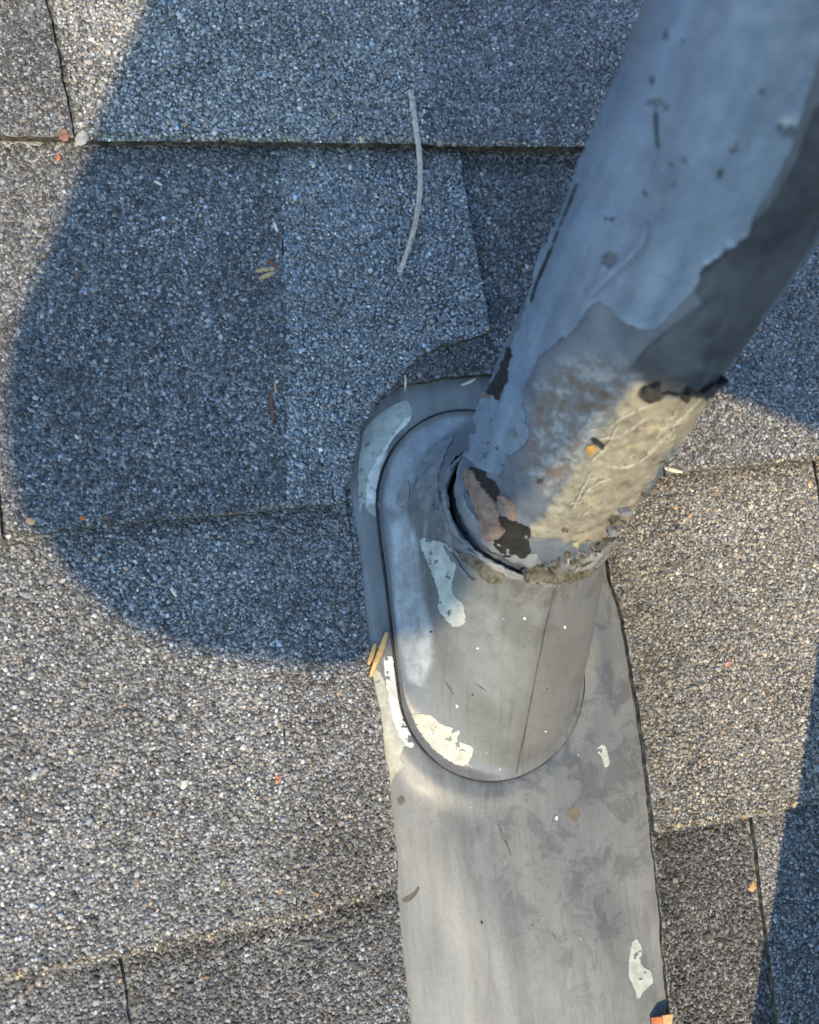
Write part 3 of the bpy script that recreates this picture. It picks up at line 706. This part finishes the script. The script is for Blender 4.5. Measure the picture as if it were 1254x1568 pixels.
bead('sealant_collar', .0362, .0302, .0018, R_(280), R_(410), M_SEAL, pipe, pb, 1.1, 25.0, flatz=2.0)
bead('sealant_collar', .0335, .0313, .0014, R_(262), R_(400), M_SEAL, pipe, pb, 1.2, 45.0, flatz=1.8)

bead('gap_shade_ring', .0305, .0285, .0014, R_(100), R_(268), M_TAR, pipe, pb, 1.0, 55.0, flatz=1.6)  # black ring low in the gap, standing in for its deep shade
# torn flakes of sealant and tar around the neck and over the foot of the pipe
def blob(cx, cy, r, n=9, e=1.0): return [(cx + r * random.uniform(.6, 1.3) * math.cos(2 * math.pi * k / n), cy + e * r * random.uniform(.6, 1.3) * math.sin(2 * math.pi * k / n)) for k in range(n)]
def pxof(p): x, y = proj_np(np.array([tuple(p)])); return float(x[0]), float(y[0])
BVH_N = bvh_of((BV, BF))
for k in range(12):                                      # strips smeared along the neck
    a0 = R_(random.uniform(108, 250)); da = R_(random.uniform(7, 26)); z_ = random.uniform(.0235, .0325); rr = .0318 + (.0335 - z_) * .32; wd = random.uniform(.0006, .0016)
    L = [pxof(ringpt(z_ + .0006 * math.sin(q_ * 5 + k), rr + .0002, a0 + da * q_, -.001)) for q_ in (0, .25, .5, .75, 1)] + [pxof(ringpt(z_ - wd * math.sin(math.pi * (.12 + .76 * q_)), rr + .0006, a0 + da * q_, -.001)) for q_ in (1, .75, .5, .25, 0)]
    layer('sealant_flake', L, BVH_N, random.uniform(.0003, .0009), random.choice((M_SEAL, M_COAT2)), flash, fb, amp=.9, step=2, grid=4, curve=2, curl=.0012, seed=200 + k, rough_amp=.0002)
for k in range(40):
    z_ = random.choice((random.uniform(.038, .052), random.uniform(.05, .088))); a_ = R_(random.uniform(150, 320)); c_ = pxof(ringpt(z_, rad(z_), a_)); u_ = random.uniform(2.0, 6.5)
    if 700 < c_[0] < 815 and 690 < c_[1] < 870: continue
    m_ = random.choice((M_SEAL, M_COAT2, M_OLIVE, M_PALE, M_TAR, M_BROWN) if a_ < R_(255) else (M_CREAM, M_OLIVE, M_SEAL))
    layer('sealant_flake', blob(c_[0], c_[1], u_, 8, random.uniform(.4, 1.0)), BVH_P, random.uniform(.0005, .0011), m_, pipe, pb, amp=1.4, step=2, grid=4, curve=2, curl=.0012, seed=300 + k, rough_amp=.0003)
for k in range(34):
    a_ = R_(random.uniform(262, 345)); z_ = random.uniform(.0375, .0475); c_ = pxof(ringpt(z_, rad(z_), a_)); u_ = random.uniform(3, 9)
    layer('sealant_flake', blob(c_[0], c_[1], u_, 9, random.uniform(.35, .8)), BVH_P, random.uniform(.0008, .0022), random.choice((M_OLIVE, M_SEAL, M_OLIVE, M_SEAL, M_COAT2)), pipe, pb, amp=1.6, step=2, grid=3, curve=2, curl=.0015, seed=400 + k, rough_amp=.0007)
# old paint left on the flashing
layer('paint_patch', Z8([(80, 880), (75, 600), (110, 390), (200, 290), (290, 235), (350, 210), (385, 240), (390, 310), (330, 370), (270, 430), (240, 560), (200, 650), (190, 880), (140, 885), (105, 820)]), BVH_F, .00018, M_CHIP, flash, fb, amp=1.3, step=2.0, grid=3.2, holes=.60, hs=.06, seed=60)
layer('paint_patch', Z8([(128, 880), (122, 700), (170, 590), (240, 470), (300, 390), (375, 305), (382, 335), (305, 405), (238, 510), (196, 650), (174, 880)]), BVH_F, .00030, M_WHITE, flash, fb, amp=1.3, step=2.0, grid=3.2, holes=.60, hs=.06, seed=61)
layer('paint_patch', Z8([(445, 1040), (600, 1070), (650, 1150), (660, 1220), (635, 1300), (650, 1380), (700, 1440), (715, 1540), (650, 1565), (590, 1510), (555, 1450), (560, 1380), (530, 1280), (490, 1180)]), BVH_F, .00022, M_CHIP, flash, fb, amp=1.3, step=2.0, grid=3.2, holes=.60, hs=.06, seed=62)
layer('paint_patch', Z6([(160, 300), (190, 300), (215, 370), (240, 460), (275, 540), (255, 590), (270, 620), (240, 650), (215, 690), (195, 600), (180, 480)]), BVH_F, .00018, M_BEIGE, flash, fb, amp=1.3, step=2.0, grid=3.2, holes=.60, hs=.06, seed=63)
layer('paint_patch', Z6([(205, 205), (223, 192), (231, 270), (245, 350), (262, 430), (297, 530), (297, 555), (277, 550), (240, 490), (220, 400), (202, 300)]), BVH_F, .00032, M_WHITE, flash, fb, amp=1.3, step=2.0, grid=3.2, holes=.60, hs=.06, seed=64)
layer('paint_patch', Z6([(300, 445), (360, 445), (410, 480), (465, 500), (455, 530), (510, 560), (485, 620), (440, 610), (380, 570), (330, 510)]), BVH_F, .00022, flat('cream_old_paint', (.44, .43, .365), .75, .25, 240, .26, .2, .0003), flash, fb, amp=1.3, step=2.0, grid=3.2, holes=.60, hs=.06, seed=65)
layer('paint_patch', Z6([(945, 560), (970, 550), (985, 590), (985, 620), (970, 625), (960, 590), (945, 575)]), BVH_F, .0002, M_CHIP, flash, fb, amp=1.3, step=2.0, grid=3.2, holes=.60, hs=.06, seed=66)
layer('paint_patch', Z6([(1060, 1260), (1080, 1225), (1100, 1260), (1095, 1310), (1130, 1340), (1135, 1380), (1105, 1410), (1085, 1435), (1075, 1400), (1055, 1350)]), BVH_F, .0002, M_CHIP, flash, fb, amp=1.3, step=2.0, grid=3.2, holes=.60, hs=.06, seed=67)
def blob(cx, cy, r, n=9, e=1.0): return [(cx + r * random.uniform(.7, 1.2) * math.cos(2 * math.pi * k / n), cy + e * r * random.uniform(.7, 1.2) * math.sin(2 * math.pi * k / n)) for k in range(n)]
layer('stain', Z6(blob(865, 790, 24)), BVH_F, .00012, M_STAIN, flash, fb, amp=1, step=3, grid=6, seed=70)
layer('stain', Z6(blob(262, 742, 12, e=1.4)), BVH_F, .00012, M_STAIN, flash, fb, amp=1, step=3, grid=6, seed=71)
layer('stain', Z6([(265, 1085), (300, 1068), (318, 1045), (324, 1055), (305, 1080), (272, 1098)]), BVH_F, .00012, M_STAIN, flash, fb, amp=1, step=3, grid=6, seed=72)
for k, L in enumerate([[(595, 825), (600, 826), (625, 870), (645, 930), (642, 936), (618, 880)], [(785, 1205), (795, 1210), (810, 1232), (800, 1230)], [(414, 330), (420, 330), (446, 370), (442, 374)], [(795, 790), (798, 790), (780, 850), (772, 890), (770, 888)], [(515, 330), (540, 345), (560, 362), (540, 350)]]):
    layer('scratch', Z6(L), BVH_F, .00010, M_DARK, flash, fb, amp=.5, step=3, grid=6, curve=0, seed=80 + k)
for k in range(22):
    x, y = random.uniform(620, 960), random.uniform(860, 1500)
    if x > 640 + (y - 800) * .1 and x < 890 + (y - 900) * .12:
        layer('paint_speck', blob(x, y, random.choice((.9, 1.1, 1.3, 2.2)), 7, random.uniform(.5, 1.6)), BVH_F, .00025, M_WHITE if k % 3 else M_TAR, flash, fb, amp=.2, step=2, grid=4, curve=0, seed=90 + k)
# dark bead that paints the shade in the crease round the boot's foot
V = []; ns = 240; nr = 8
for i in range(ns):
    a_ = 2 * math.pi * i / ns; p = stadium(math.atan2(math.sin(a_) * 1.55, math.cos(a_))); q = stadium(math.atan2(math.sin(a_ + .02) * 1.55, math.cos(a_ + .02)))
    o_ = Vector(((q - p).y, -(q - p).x, 0)).normalized(); rr = .00062 * (1 + .35 * noise.noise((a_ * 9, 1, 2)))
    for j in range(nr): V.append(tuple(p + o_ * (.0012 + rr * math.cos(2 * math.pi * j / nr)) + Vector((0, 0, .0011 + rr * math.sin(2 * math.pi * j / nr)))))
new_mesh('rim_seam', V, [[i * nr + j, i * nr + (j + 1) % nr, ((i + 1) % ns) * nr + (j + 1) % nr, ((i + 1) % ns) * nr + j] for i in range(ns) for j in range(nr)], flat('crease_shade', (.035, .034, .034), .8, .2, 300, .5), flash, fb, smooth=3.2)
# soldered seam down the right of the boot
layer('seam', [(789.5, 1184), (791.5, 1184), (804.5, 1120), (820, 1040), (836, 960), (851, 900), (849, 900), (834, 960), (818, 1040), (802.5, 1120)], BVH_F, .0003, M_DARK, flash, fb, amp=.5, step=5, grid=5, curve=0, seed=95)

# ------------------------------------------------------------------ debris
BVH_R = bvh_of(*SURF)
def drop(px, py):
    h, n, _, _ = BVH_R.ray_cast(CAM, ray(px, py))
    return h
def stick(name, pts, r, material, label, cat, group=None, lift=.0, knots=True, ends=None, flatk=1.0, order=6):
    Q = [Vector(p) for p in smooth_poly(pts, order, False)]; zs_ = [drop(*p).z for p in Q]; n = len(Q); P = []
    hull = []
    for i in range(n):                                   # a stiff stick rests on the high points
        while len(hull) > 1 and (hull[-1][1] - hull[-2][1]) * (i - hull[-2][0]) <= (zs_[i] - hull[-2][1]) * (hull[-1][0] - hull[-2][0]): hull.pop()
        hull.append((i, zs_[i]))
    for i in range(n):
        k_ = next(j for j in range(len(hull)) if hull[j][0] >= i); a0 = hull[max(k_ - 1, 0)]; a1 = hull[k_]
        z_ = a1[1] if a1[0] == a0[0] else a0[1] + (a1[1] - a0[1]) * (i - a0[0]) / (a1[0] - a0[0])
        P.append(on_roof(Q[i].x, Q[i].y, z_ + r * flatk * .8))
    nr = 8; V = []
    for i, p in enumerate(P):
        d_ = (P[min(i + 1, n - 1)] - P[max(i - 1, 0)]).normalized(); s_ = d_.cross(Vector((0, 0, 1))).normalized(); u_ = s_.cross(d_)
        tt = i / (n - 1); rr = r * (ends(tt) if ends else 1.0) * (1 + (.28 * noise.noise((i * .55, r * 900, 1)) + .12 * (i % 9 == 0) if knots else 0))
        for j in range(nr):
            b_ = 2 * math.pi * j / nr; V.append(tuple(p + s_ * rr * math.cos(b_) + u_ * rr * flatk * math.sin(b_)))
    Fx = [[i * nr + j, i * nr + (j + 1) % nr, (i + 1) * nr + (j + 1) % nr, (i + 1) * nr + j] for i in range(n - 1) for j in range(nr)]
    Fx += [list(range(nr))[::-1], [(n - 1) * nr + j for j in range(nr)]]
    o = new_mesh(name, V, Fx, material, None, tuple(P[n // 2] - Vector((0, 0, r))), smooth=1.0)
    return tag(o, label, cat, group)
taper = lambda t_: .35 + .65 * math.sin(math.pi * min(1, max(0, t_ * .92 + .06))) ** .6
M_TWIG = flat('grey_bark', (.43, .355, .30), .85, .2, 500, .45, .7, .0004)
M_RED = flat('red_brown_needle', (.16, .065, .04), .6, .3, 300, .3)
M_TAN = flat('dry_tan_leaf', (.46, .30, .15), .7, .25, 300, .3)
M_STRAW = flat('pale_straw', (.62, .56, .42), .7, .25, 300, .2)
M_ORANGE = flat('orange_leaf', (.46, .15, .06), .7, .25, 250, .3)
M_YELLOW = flat('yellow_needle', (.58, .36, .14), .6, .3, 250, .3)
M_BARKY = flat('brown_crumb', (.20, .11, .075), .85, .2, 400, .5, .8, .0006)
stick('twig', [(629, 140), (636, 190), (642, 236), (643, 290), (638, 330), (630, 366), (620, 396), (612, 418)], .00105, M_TWIG, 'thin bent grey twig lying across the shingle step above the flashing', 'twig', ends=lambda t_: 1.25 - .35 * t_ if t_ < .9 else 1.15)
for q, lab in (([(418, 335), (421, 345), (425, 355)], 'pale straw sliver upslope of the winged brown seed on the dark shingle'), ([(236, 277), (242, 280), (248, 284)], 'short white straw sliver on the dark shingle just below the top course edge'),
               ([(115, 666), (120, 672), (125, 678)], 'white straw chip on the dark shingle near the course corner with orange bits'), ([(257, 893), (262, 900), (270, 914)], 'curved pale straw lying in the shade below the middle course edge')):
    stick('straw_sliver', q, .0006, M_STRAW, lab, 'straw', 'straw slivers on the shingles', ends=taper, flatk=.5)
sd = tag(empty('winged_seed', drop(408, 418)), 'brown winged seed with two pale vanes beside the tab edge', 'seed')
def vane(parent, base, pts, r, m):
    o = stick('vane', pts, r, m, None, None, ends=taper, flatk=.45, knots=False)
    o.parent = parent; o.matrix_parent_inverse.identity()
    b_ = Vector(base); o.matrix_basis = Matrix.Translation((T.inverted() @ Vector(o.matrix_world.translation if False else (0, 0, 0))) * 0)
    return o
def kid(o, parent):
    """make o (placed in the roof frame) a child of parent, keeping its place"""
    mw = o.matrix_world.copy() if o.matrix_world.translation.length else o.matrix_basis.copy()
    o.parent = parent; o.matrix_parent_inverse = Matrix.Identity(4); o.matrix_basis = parent.matrix_world.inverted() @ mw
    for k in ('label', 'category', 'group'):
        if k in o: del o[k]
    return o
for q, m in (([(392, 415), (406, 413), (420, 411)], M_TAN), ([(397, 427), (408, 422), (420, 417)], M_TAN), ([(411, 398), (418, 405), (424, 412)], M_RED)):
    kid(stick('vane', q, .0009, m, None, None, ends=taper, flatk=.45, knots=False), sd)
stick('pine_needle', [(412, 600), (415, 615), (417, 630), (418, 648)], .0007, M_RED, 'thick red brown needle stub on the shingle tab upslope of the middle course edge', 'needle', 'needle stubs', ends=taper)
stick('pine_needle', [(420, 586), (422, 594), (423, 602)], .0005, M_TAN, 'tiny tan needle stub at the tip of the red brown needle', 'needle', 'needle stubs', ends=taper)
stick('pine_needle', [(592, 969), (585, 990), (576, 1012), (567, 1036)], .0012, M_YELLOW, 'yellow dry needle with a dark tip on the left edge of the flashing', 'needle', ends=taper)
stick('pine_needle', [(574, 986), (570, 1000), (564, 1018)], .0010, M_YELLOW, 'shorter yellow dry needle beside the dark tipped one on the flashing', 'needle', ends=taper)
stick('pine_needle', [(620, 574), (621, 586), (620, 598)], .0005, M_STRAW, 'thin grey needle standing in the cut shingle notch above the flashing', 'needle', ends=taper)
stick('leaf_strip', [(706, 590), (718, 585), (728, 580)], .0007, M_STRAW, 'pale yellow leaf strip in the notch beside the pipe', 'leaf', ends=taper, flatk=.4)
stick('leaf_strip', [(1018, 717), (1030, 720), (1045, 723)], .0008, M_STRAW, 'pale dry leaf strip on the sunlit course edge beside the pipe', 'leaf', ends=taper, flatk=.4)
stick('leaf_strip', [(88, 236), (90, 241), (88, 247)], .0006, M_ORANGE, 'curled orange leaf strip on the top course edge beside the shingle joint', 'leaf', ends=taper, flatk=.5)
def crumb(name, px, py, size, material, label, cat, group=None, flatk=.35, elong=1.4):
    h = drop(px, py); n = 7; V = []; th = size * flatk; rot = random.random() * 3
    for zz, k in ((-.3, .9), (.55, 1.0), (1.0, .7)):
        for j in range(n):
            a_ = 2 * math.pi * j / n; f = size * k * (1 + .5 * noise.noise((px + j * 1.3, py, k)))
            x, y = f * elong * math.cos(a_), f * math.sin(a_)
            V.append((h.x + x * math.cos(rot) - y * math.sin(rot), h.y + x * math.sin(rot) + y * math.cos(rot), h.z + th * (zz + .4 * noise.noise((j * .8, px, 2)))))
    Fx = [list(range(n))[::-1], [2 * n + j for j in range(n)]] + [[r_ * n + j, r_ * n + (j + 1) % n, (r_ + 1) * n + (j + 1) % n, (r_ + 1) * n + j] for r_ in range(2) for j in range(n)]
    return tag(new_mesh(name, V, Fx, material, None, tuple(h)), label, cat, group)
for px, py, s, m, lab in (
        (573, 292, .0012, M_BARKY, 'dark brown crumb with a pale end beside the grey twig'), (576, 300, .0009, M_STRAW, 'pale crumb touching the dark brown crumb beside the twig'),
        (743, 296, .0010, M_TAN, 'tan crumb on the dark recessed shingle between the tab and the pipe'), (745, 503, .0009, M_TAN, 'tan crumb at the lower corner of the tab beside the pipe'),
        (48, 798, .0013, M_TAN, 'upright orange tan leaf chip at the end of the middle course edge'),
        (126, 793, .0010, M_ORANGE, 'small orange crumb on the middle course edge'), (163, 797, .0013, M_BARKY, 'rust brown crumb on the middle course edge beside the orange one'), (128, 737, .0010, M_BARKY, 'brown crumb on the dark shingle above the orange crumb'),
        (425, 1193, .0012, M_ORANGE, 'small orange crumb alone on the sunlit shingle left of the boot'), (1115, 1016, .0012, M_ORANGE, 'red orange crumb alone on the sunlit shingle right of the flashing'),
        (1151, 1357, .0016, M_TAN, 'tan leaf chip lying on the joint beside the recessed shingle'), (98, 208, .0020, M_BARKY, 'rust brown crumb at the foot of the open shingle joint'),
        (125, 214, .0022, flat('grey_crumb', (.32, .31, .29), .9, .2, 300, .4, .8, .0006), 'pale grey crumb at the foot of the open shingle joint'), (198, 116, .0008, M_STRAW, 'pale crumb at the edge of the shade on the top course'),
        (355, 215, .0011, M_BARKY, 'brown crumb above the top course edge in the shade'), (480, 254, .0008, M_STRAW, 'white crumb just below the top course edge on the tab'), (536, 256, .0009, M_STRAW, 'white crumb below the top course edge halfway to the twig'), (563, 253, .0009, M_STRAW, 'white crumb below the top course edge closest to the twig'),
        (281, 1202, .0012, M_STRAW, 'cream chip on the sunlit shingle left of the orange crumb'), (1241, 740, .0010, M_TAN, 'tan crumb in the joint on the sunlit shingle right of the pipe'), (1056, 790, .0009, M_TAN, 'tan crumb on the sunlit shingle close to the pipe foot'), (1127, 850, .0009, M_YELLOW, 'yellow crumb on the sunlit shingle right of the pipe')):
    crumb('crumb', px, py, s, m, lab, 'crumb', 'crumbs on the roof')
# orange leaf standing on the edge of the flashing
lf = tag(empty('fallen_leaf', drop(1004, 1556)), 'torn orange leaf caught on the right edge of the flashing', 'leaf')
base = drop(1004, 1560)
def leaf_blade(name, pts, z0, m):
    V = []; n = len(pts)
    for (px, py), z in zip(pts, z0):
        h = drop(px, py); V.append(tuple(h + Vector((0, 0, z))))
    V += [tuple(Vector(v) - Vector((0, 0, .0004))) for v in V]
    Fx = [list(range(n)), list(range(n, 2 * n))[::-1]] + [[i, (i + 1) % n, n + (i + 1) % n, n + i][::-1] for i in range(n)]
    return kid(new_mesh(name, V, Fx, m, None, tuple(base)), lf)
leaf_blade('blade', [(1004, 1546), (1018, 1542), (1021, 1575), (1008, 1578), (1001, 1562)], [.005, .006, .003, .002, .0008], M_TAN)
leaf_blade('blade', [(994, 1556), (1004, 1547), (1007, 1566), (1009, 1580), (997, 1580)], [.0015, .0052, .0042, .002, .001], M_ORANGE)

# ------------------------------------------------------------------ the photographer, whose shadow falls across the roof
def SP(sx, sy, h):
    """point h above the roof whose shadow falls on (sx, sy), all in millimetres"""
    return Vector((sx, sy, 0)) / 1000 + SUN * (h / 1000 / SUN.z)
def capsules(name, caps, material, parent, base, voxel=.009):
    """one continuous body: tapering limbs merged into a single skin"""
    V = []; Fc = []
    for p0, r0, p1, r1 in caps:
        bm = bmesh.new()
        for p, r in ((p0, r0), (p1, r1)):
            for k in range(14):
                ph_ = math.pi * k / 13
                for j in range(20):
                    th_ = 2 * math.pi * j / 20
                    bm.verts.new(Vector(p) - Vector(base) + r * Vector((math.sin(ph_) * math.cos(th_), math.sin(ph_) * math.sin(th_), math.cos(ph_))))
        h = bmesh.ops.convex_hull(bm, input=bm.verts)
        bmesh.ops.delete(bm, geom=[v for v in bm.verts if not v.link_faces], context='VERTS')
        bm.verts.index_update(); n = len(V)
        V += [v.co.copy() for v in bm.verts]; Fc += [[v.index + n for v in f.verts] for f in bm.faces]; bm.free()
    me = bpy.data.meshes.new(name); me.from_pydata([tuple(v) for v in V], [], Fc); me.update(); me.materials.append(material)
    o = bpy.data.objects.new(name, me); C.objects.link(o); o.parent = parent
    m = o.modifiers.new('remesh', 'REMESH'); m.mode = 'VOXEL'; m.voxel_size = voxel; m.use_smooth_shade = True
    sm = o.modifiers.new('smooth', 'SMOOTH'); sm.iterations = 3
    return o
PEL = SP(480, 70, 350)
person = tag(empty('person', (PEL.x, PEL.y, .005)), 'person in a pale blue hooded jacket kneeling on the shingles and leaning over the pipe', 'person')
pbase = (PEL.x, PEL.y, .005)
M_SKIN = flat('skin', (.42, .26, .19), .55, .35, 150, .1, .1, .0004)
M_JACK = flat('pale_jacket', (.40, .47, .56), .85, .2, 120, .3, .4, .001)  # unseen jacket, made pale to bounce fill onto the shaded shingles
M_TROU = flat('grey_trousers', (.06, .06, .065), .9, .15, 120, .3, .4, .001)
PEL = SP(500, 60, 400)
chest = SP(225, 190, 700); neck = SP(72, 165, 760); head0 = SP(50, 80, 760); head1 = SP(32, 50, 740)
shL = SP(112, 235, 700); elL = SP(85, 190, 560); wrL = SP(55, 115, 510); haL = SP(42, 75, 500)
shR = SP(275, 122, 690); elR = SP(150, 200, 560); wrR = SP(70, 120, 510); haR = SP(58, 85, 500)
knL = SP(260, -275, 85); ftL = Vector((.66, -.36, .055)); knR = SP(440, -330, 85); ftR = Vector((.76, -.47, .055))
hipL = PEL + Vector((-.088, -.02, -.06)); hipR = PEL + Vector((.05, -.08, -.02)); waist = (PEL + chest) / 2 + Vector((.03, -.02, .02))
bc = [(PEL, .10, waist, .10), (waist, .10, chest, .105), (chest, .09, neck, .05), (neck, .05, head0, .06), (head0, .075, head1, .078),
      (chest, .07, shL, .05), (shL, .05, elL, .037), (elL, .037, wrL, .026), (wrL, .026, haL, .028), (chest, .07, shR, .05), (shR, .05, elR, .037), (elR, .037, wrR, .026), (wrR, .026, haR, .028),
      (PEL, .09, hipL, .075), (hipL, .075, knL, .055), (knL, .05, ftL, .036), (PEL, .09, hipR, .075), (hipR, .075, knR, .055), (knR, .05, ftR, .036)]
nose = head1 - SUN * .082 + Vector((0, -.012, 0)); bc += [(head1, .05, SP(50, -10, 700), .030), (head1, .05, head1 - SUN * .035, .058), (nose, .010, nose + SUN * .02, .014)]
for wr, ha, sgn in ((wrL, haL, 1), (wrR, haR, -1)):
    f = (ha - wr).normalized(); s_ = f.cross(SUN).normalized()
    for k in range(4):                                   # fingers curled round the telephone
        r0 = ha + f * .018 + s_ * (.018 * (k - 1.5)); r1 = r0 + f * (.034 - .004 * abs(k - 1.5)) - SUN * .008; r2 = r1 + f * .010 - SUN * .020
        bc += [(ha, .012, r0, .010), (r0, .0095, r1, .0088), (r1, .0088, r2, .0078)]
    r0 = ha + s_ * .032 * sgn; r1 = r0 + f * .03 + SUN * .014
    bc += [(ha, .014, r0, .012), (r0, .0115, r1, .010)]
body = capsules('body', bc, M_SKIN, person, pbase, .005)
jc = [(PEL + Vector((-.02, .01, .04)), .125, waist, .125), (waist, .125, chest, .125), (chest, .11, shL, .085), (chest, .11, shR, .085), (chest, .11, neck, .07),
      (shL, .085, elL, .060), (elL, .060, wrL, .045), (shR, .085, elR, .060), (elR, .060, wrR, .045)]
capsules('jacket', jc, M_JACK, person, pbase)
capsules('hood', [(SP(26, 49, 755), .087, SP(55, -11, 700), .043), (SP(26, 49, 755), .087, shL.lerp(neck, .15) + SUN * .01, .088), (SP(26, 49, 755), .087, neck, .062)], M_JACK, person, pbase)
tc = [(PEL, .128, hipL, .11), (hipL, .108, knL, .080), (knL, .078, ftL.lerp(knL, .15), .055), (PEL, .128, hipR, .11), (hipR, .108, knR, .080), (knR, .078, ftR.lerp(knR, .15), .055)]
capsules('trousers', tc, M_TROU, person, pbase)
for f_ in (ftL, ftR):
    capsules('shoe', [(f_ + Vector((-.03, .01, 0)), .048, f_ + Vector((.06, -.02, -.006)), .044), (f_ + Vector((.06, -.02, -.006)), .044, f_ + Vector((.14, -.05, -.015)), .034)], M_TAR, person, pbase)
# telephone held between the hands
ph = SP(48, 50, 512); phone = tag(empty('smartphone', tuple(ph)), 'black smartphone held in both hands above the roof', 'phone')
zz = SUN.copy(); xx = Vector((1, .12, 0)); xx = (xx - zz * xx.dot(zz)).normalized(); yy = zz.cross(xx)
def rbox(name, w_, h_, d_, off, m, bev):
    bm = bmesh.new(); bmesh.ops.create_cube(bm, size=1)
    for v in bm.verts: v.co = Vector((v.co.x * w_, v.co.y * h_, v.co.z * d_))
    bmesh.ops.bevel(bm, geom=[e for e in bm.edges if abs((e.verts[0].co - e.verts[1].co).normalized().z) > .9], offset=bev, segments=5, affect='EDGES', profile=.5)
    me = bpy.data.meshes.new(name)
    for v in bm.verts: v.co = xx * (v.co.x + off[0]) + yy * (v.co.y + off[1]) + zz * (v.co.z + off[2])
    bm.to_mesh(me); bm.free(); me.materials.append(m); o = bpy.data.objects.new(name, me); C.objects.link(o); o.parent = phone; return o
M_PH = flat('phone_shell', (.02, .02, .022), .3, .5, 20, .05, 0, .0001)
rbox('shell', .080, .163, .008, (0, 0, 0), M_PH, .011)
rbox('screen', .074, .157, .0008, (0, 0, .0045), flat('phone_glass', (.01, .01, .012), .08, .5, 20, .02, 0, .0001), .009)
rbox('lens_block', .034, .034, .002, (-.018, .058, -.005), M_PH, .007)
print("done")
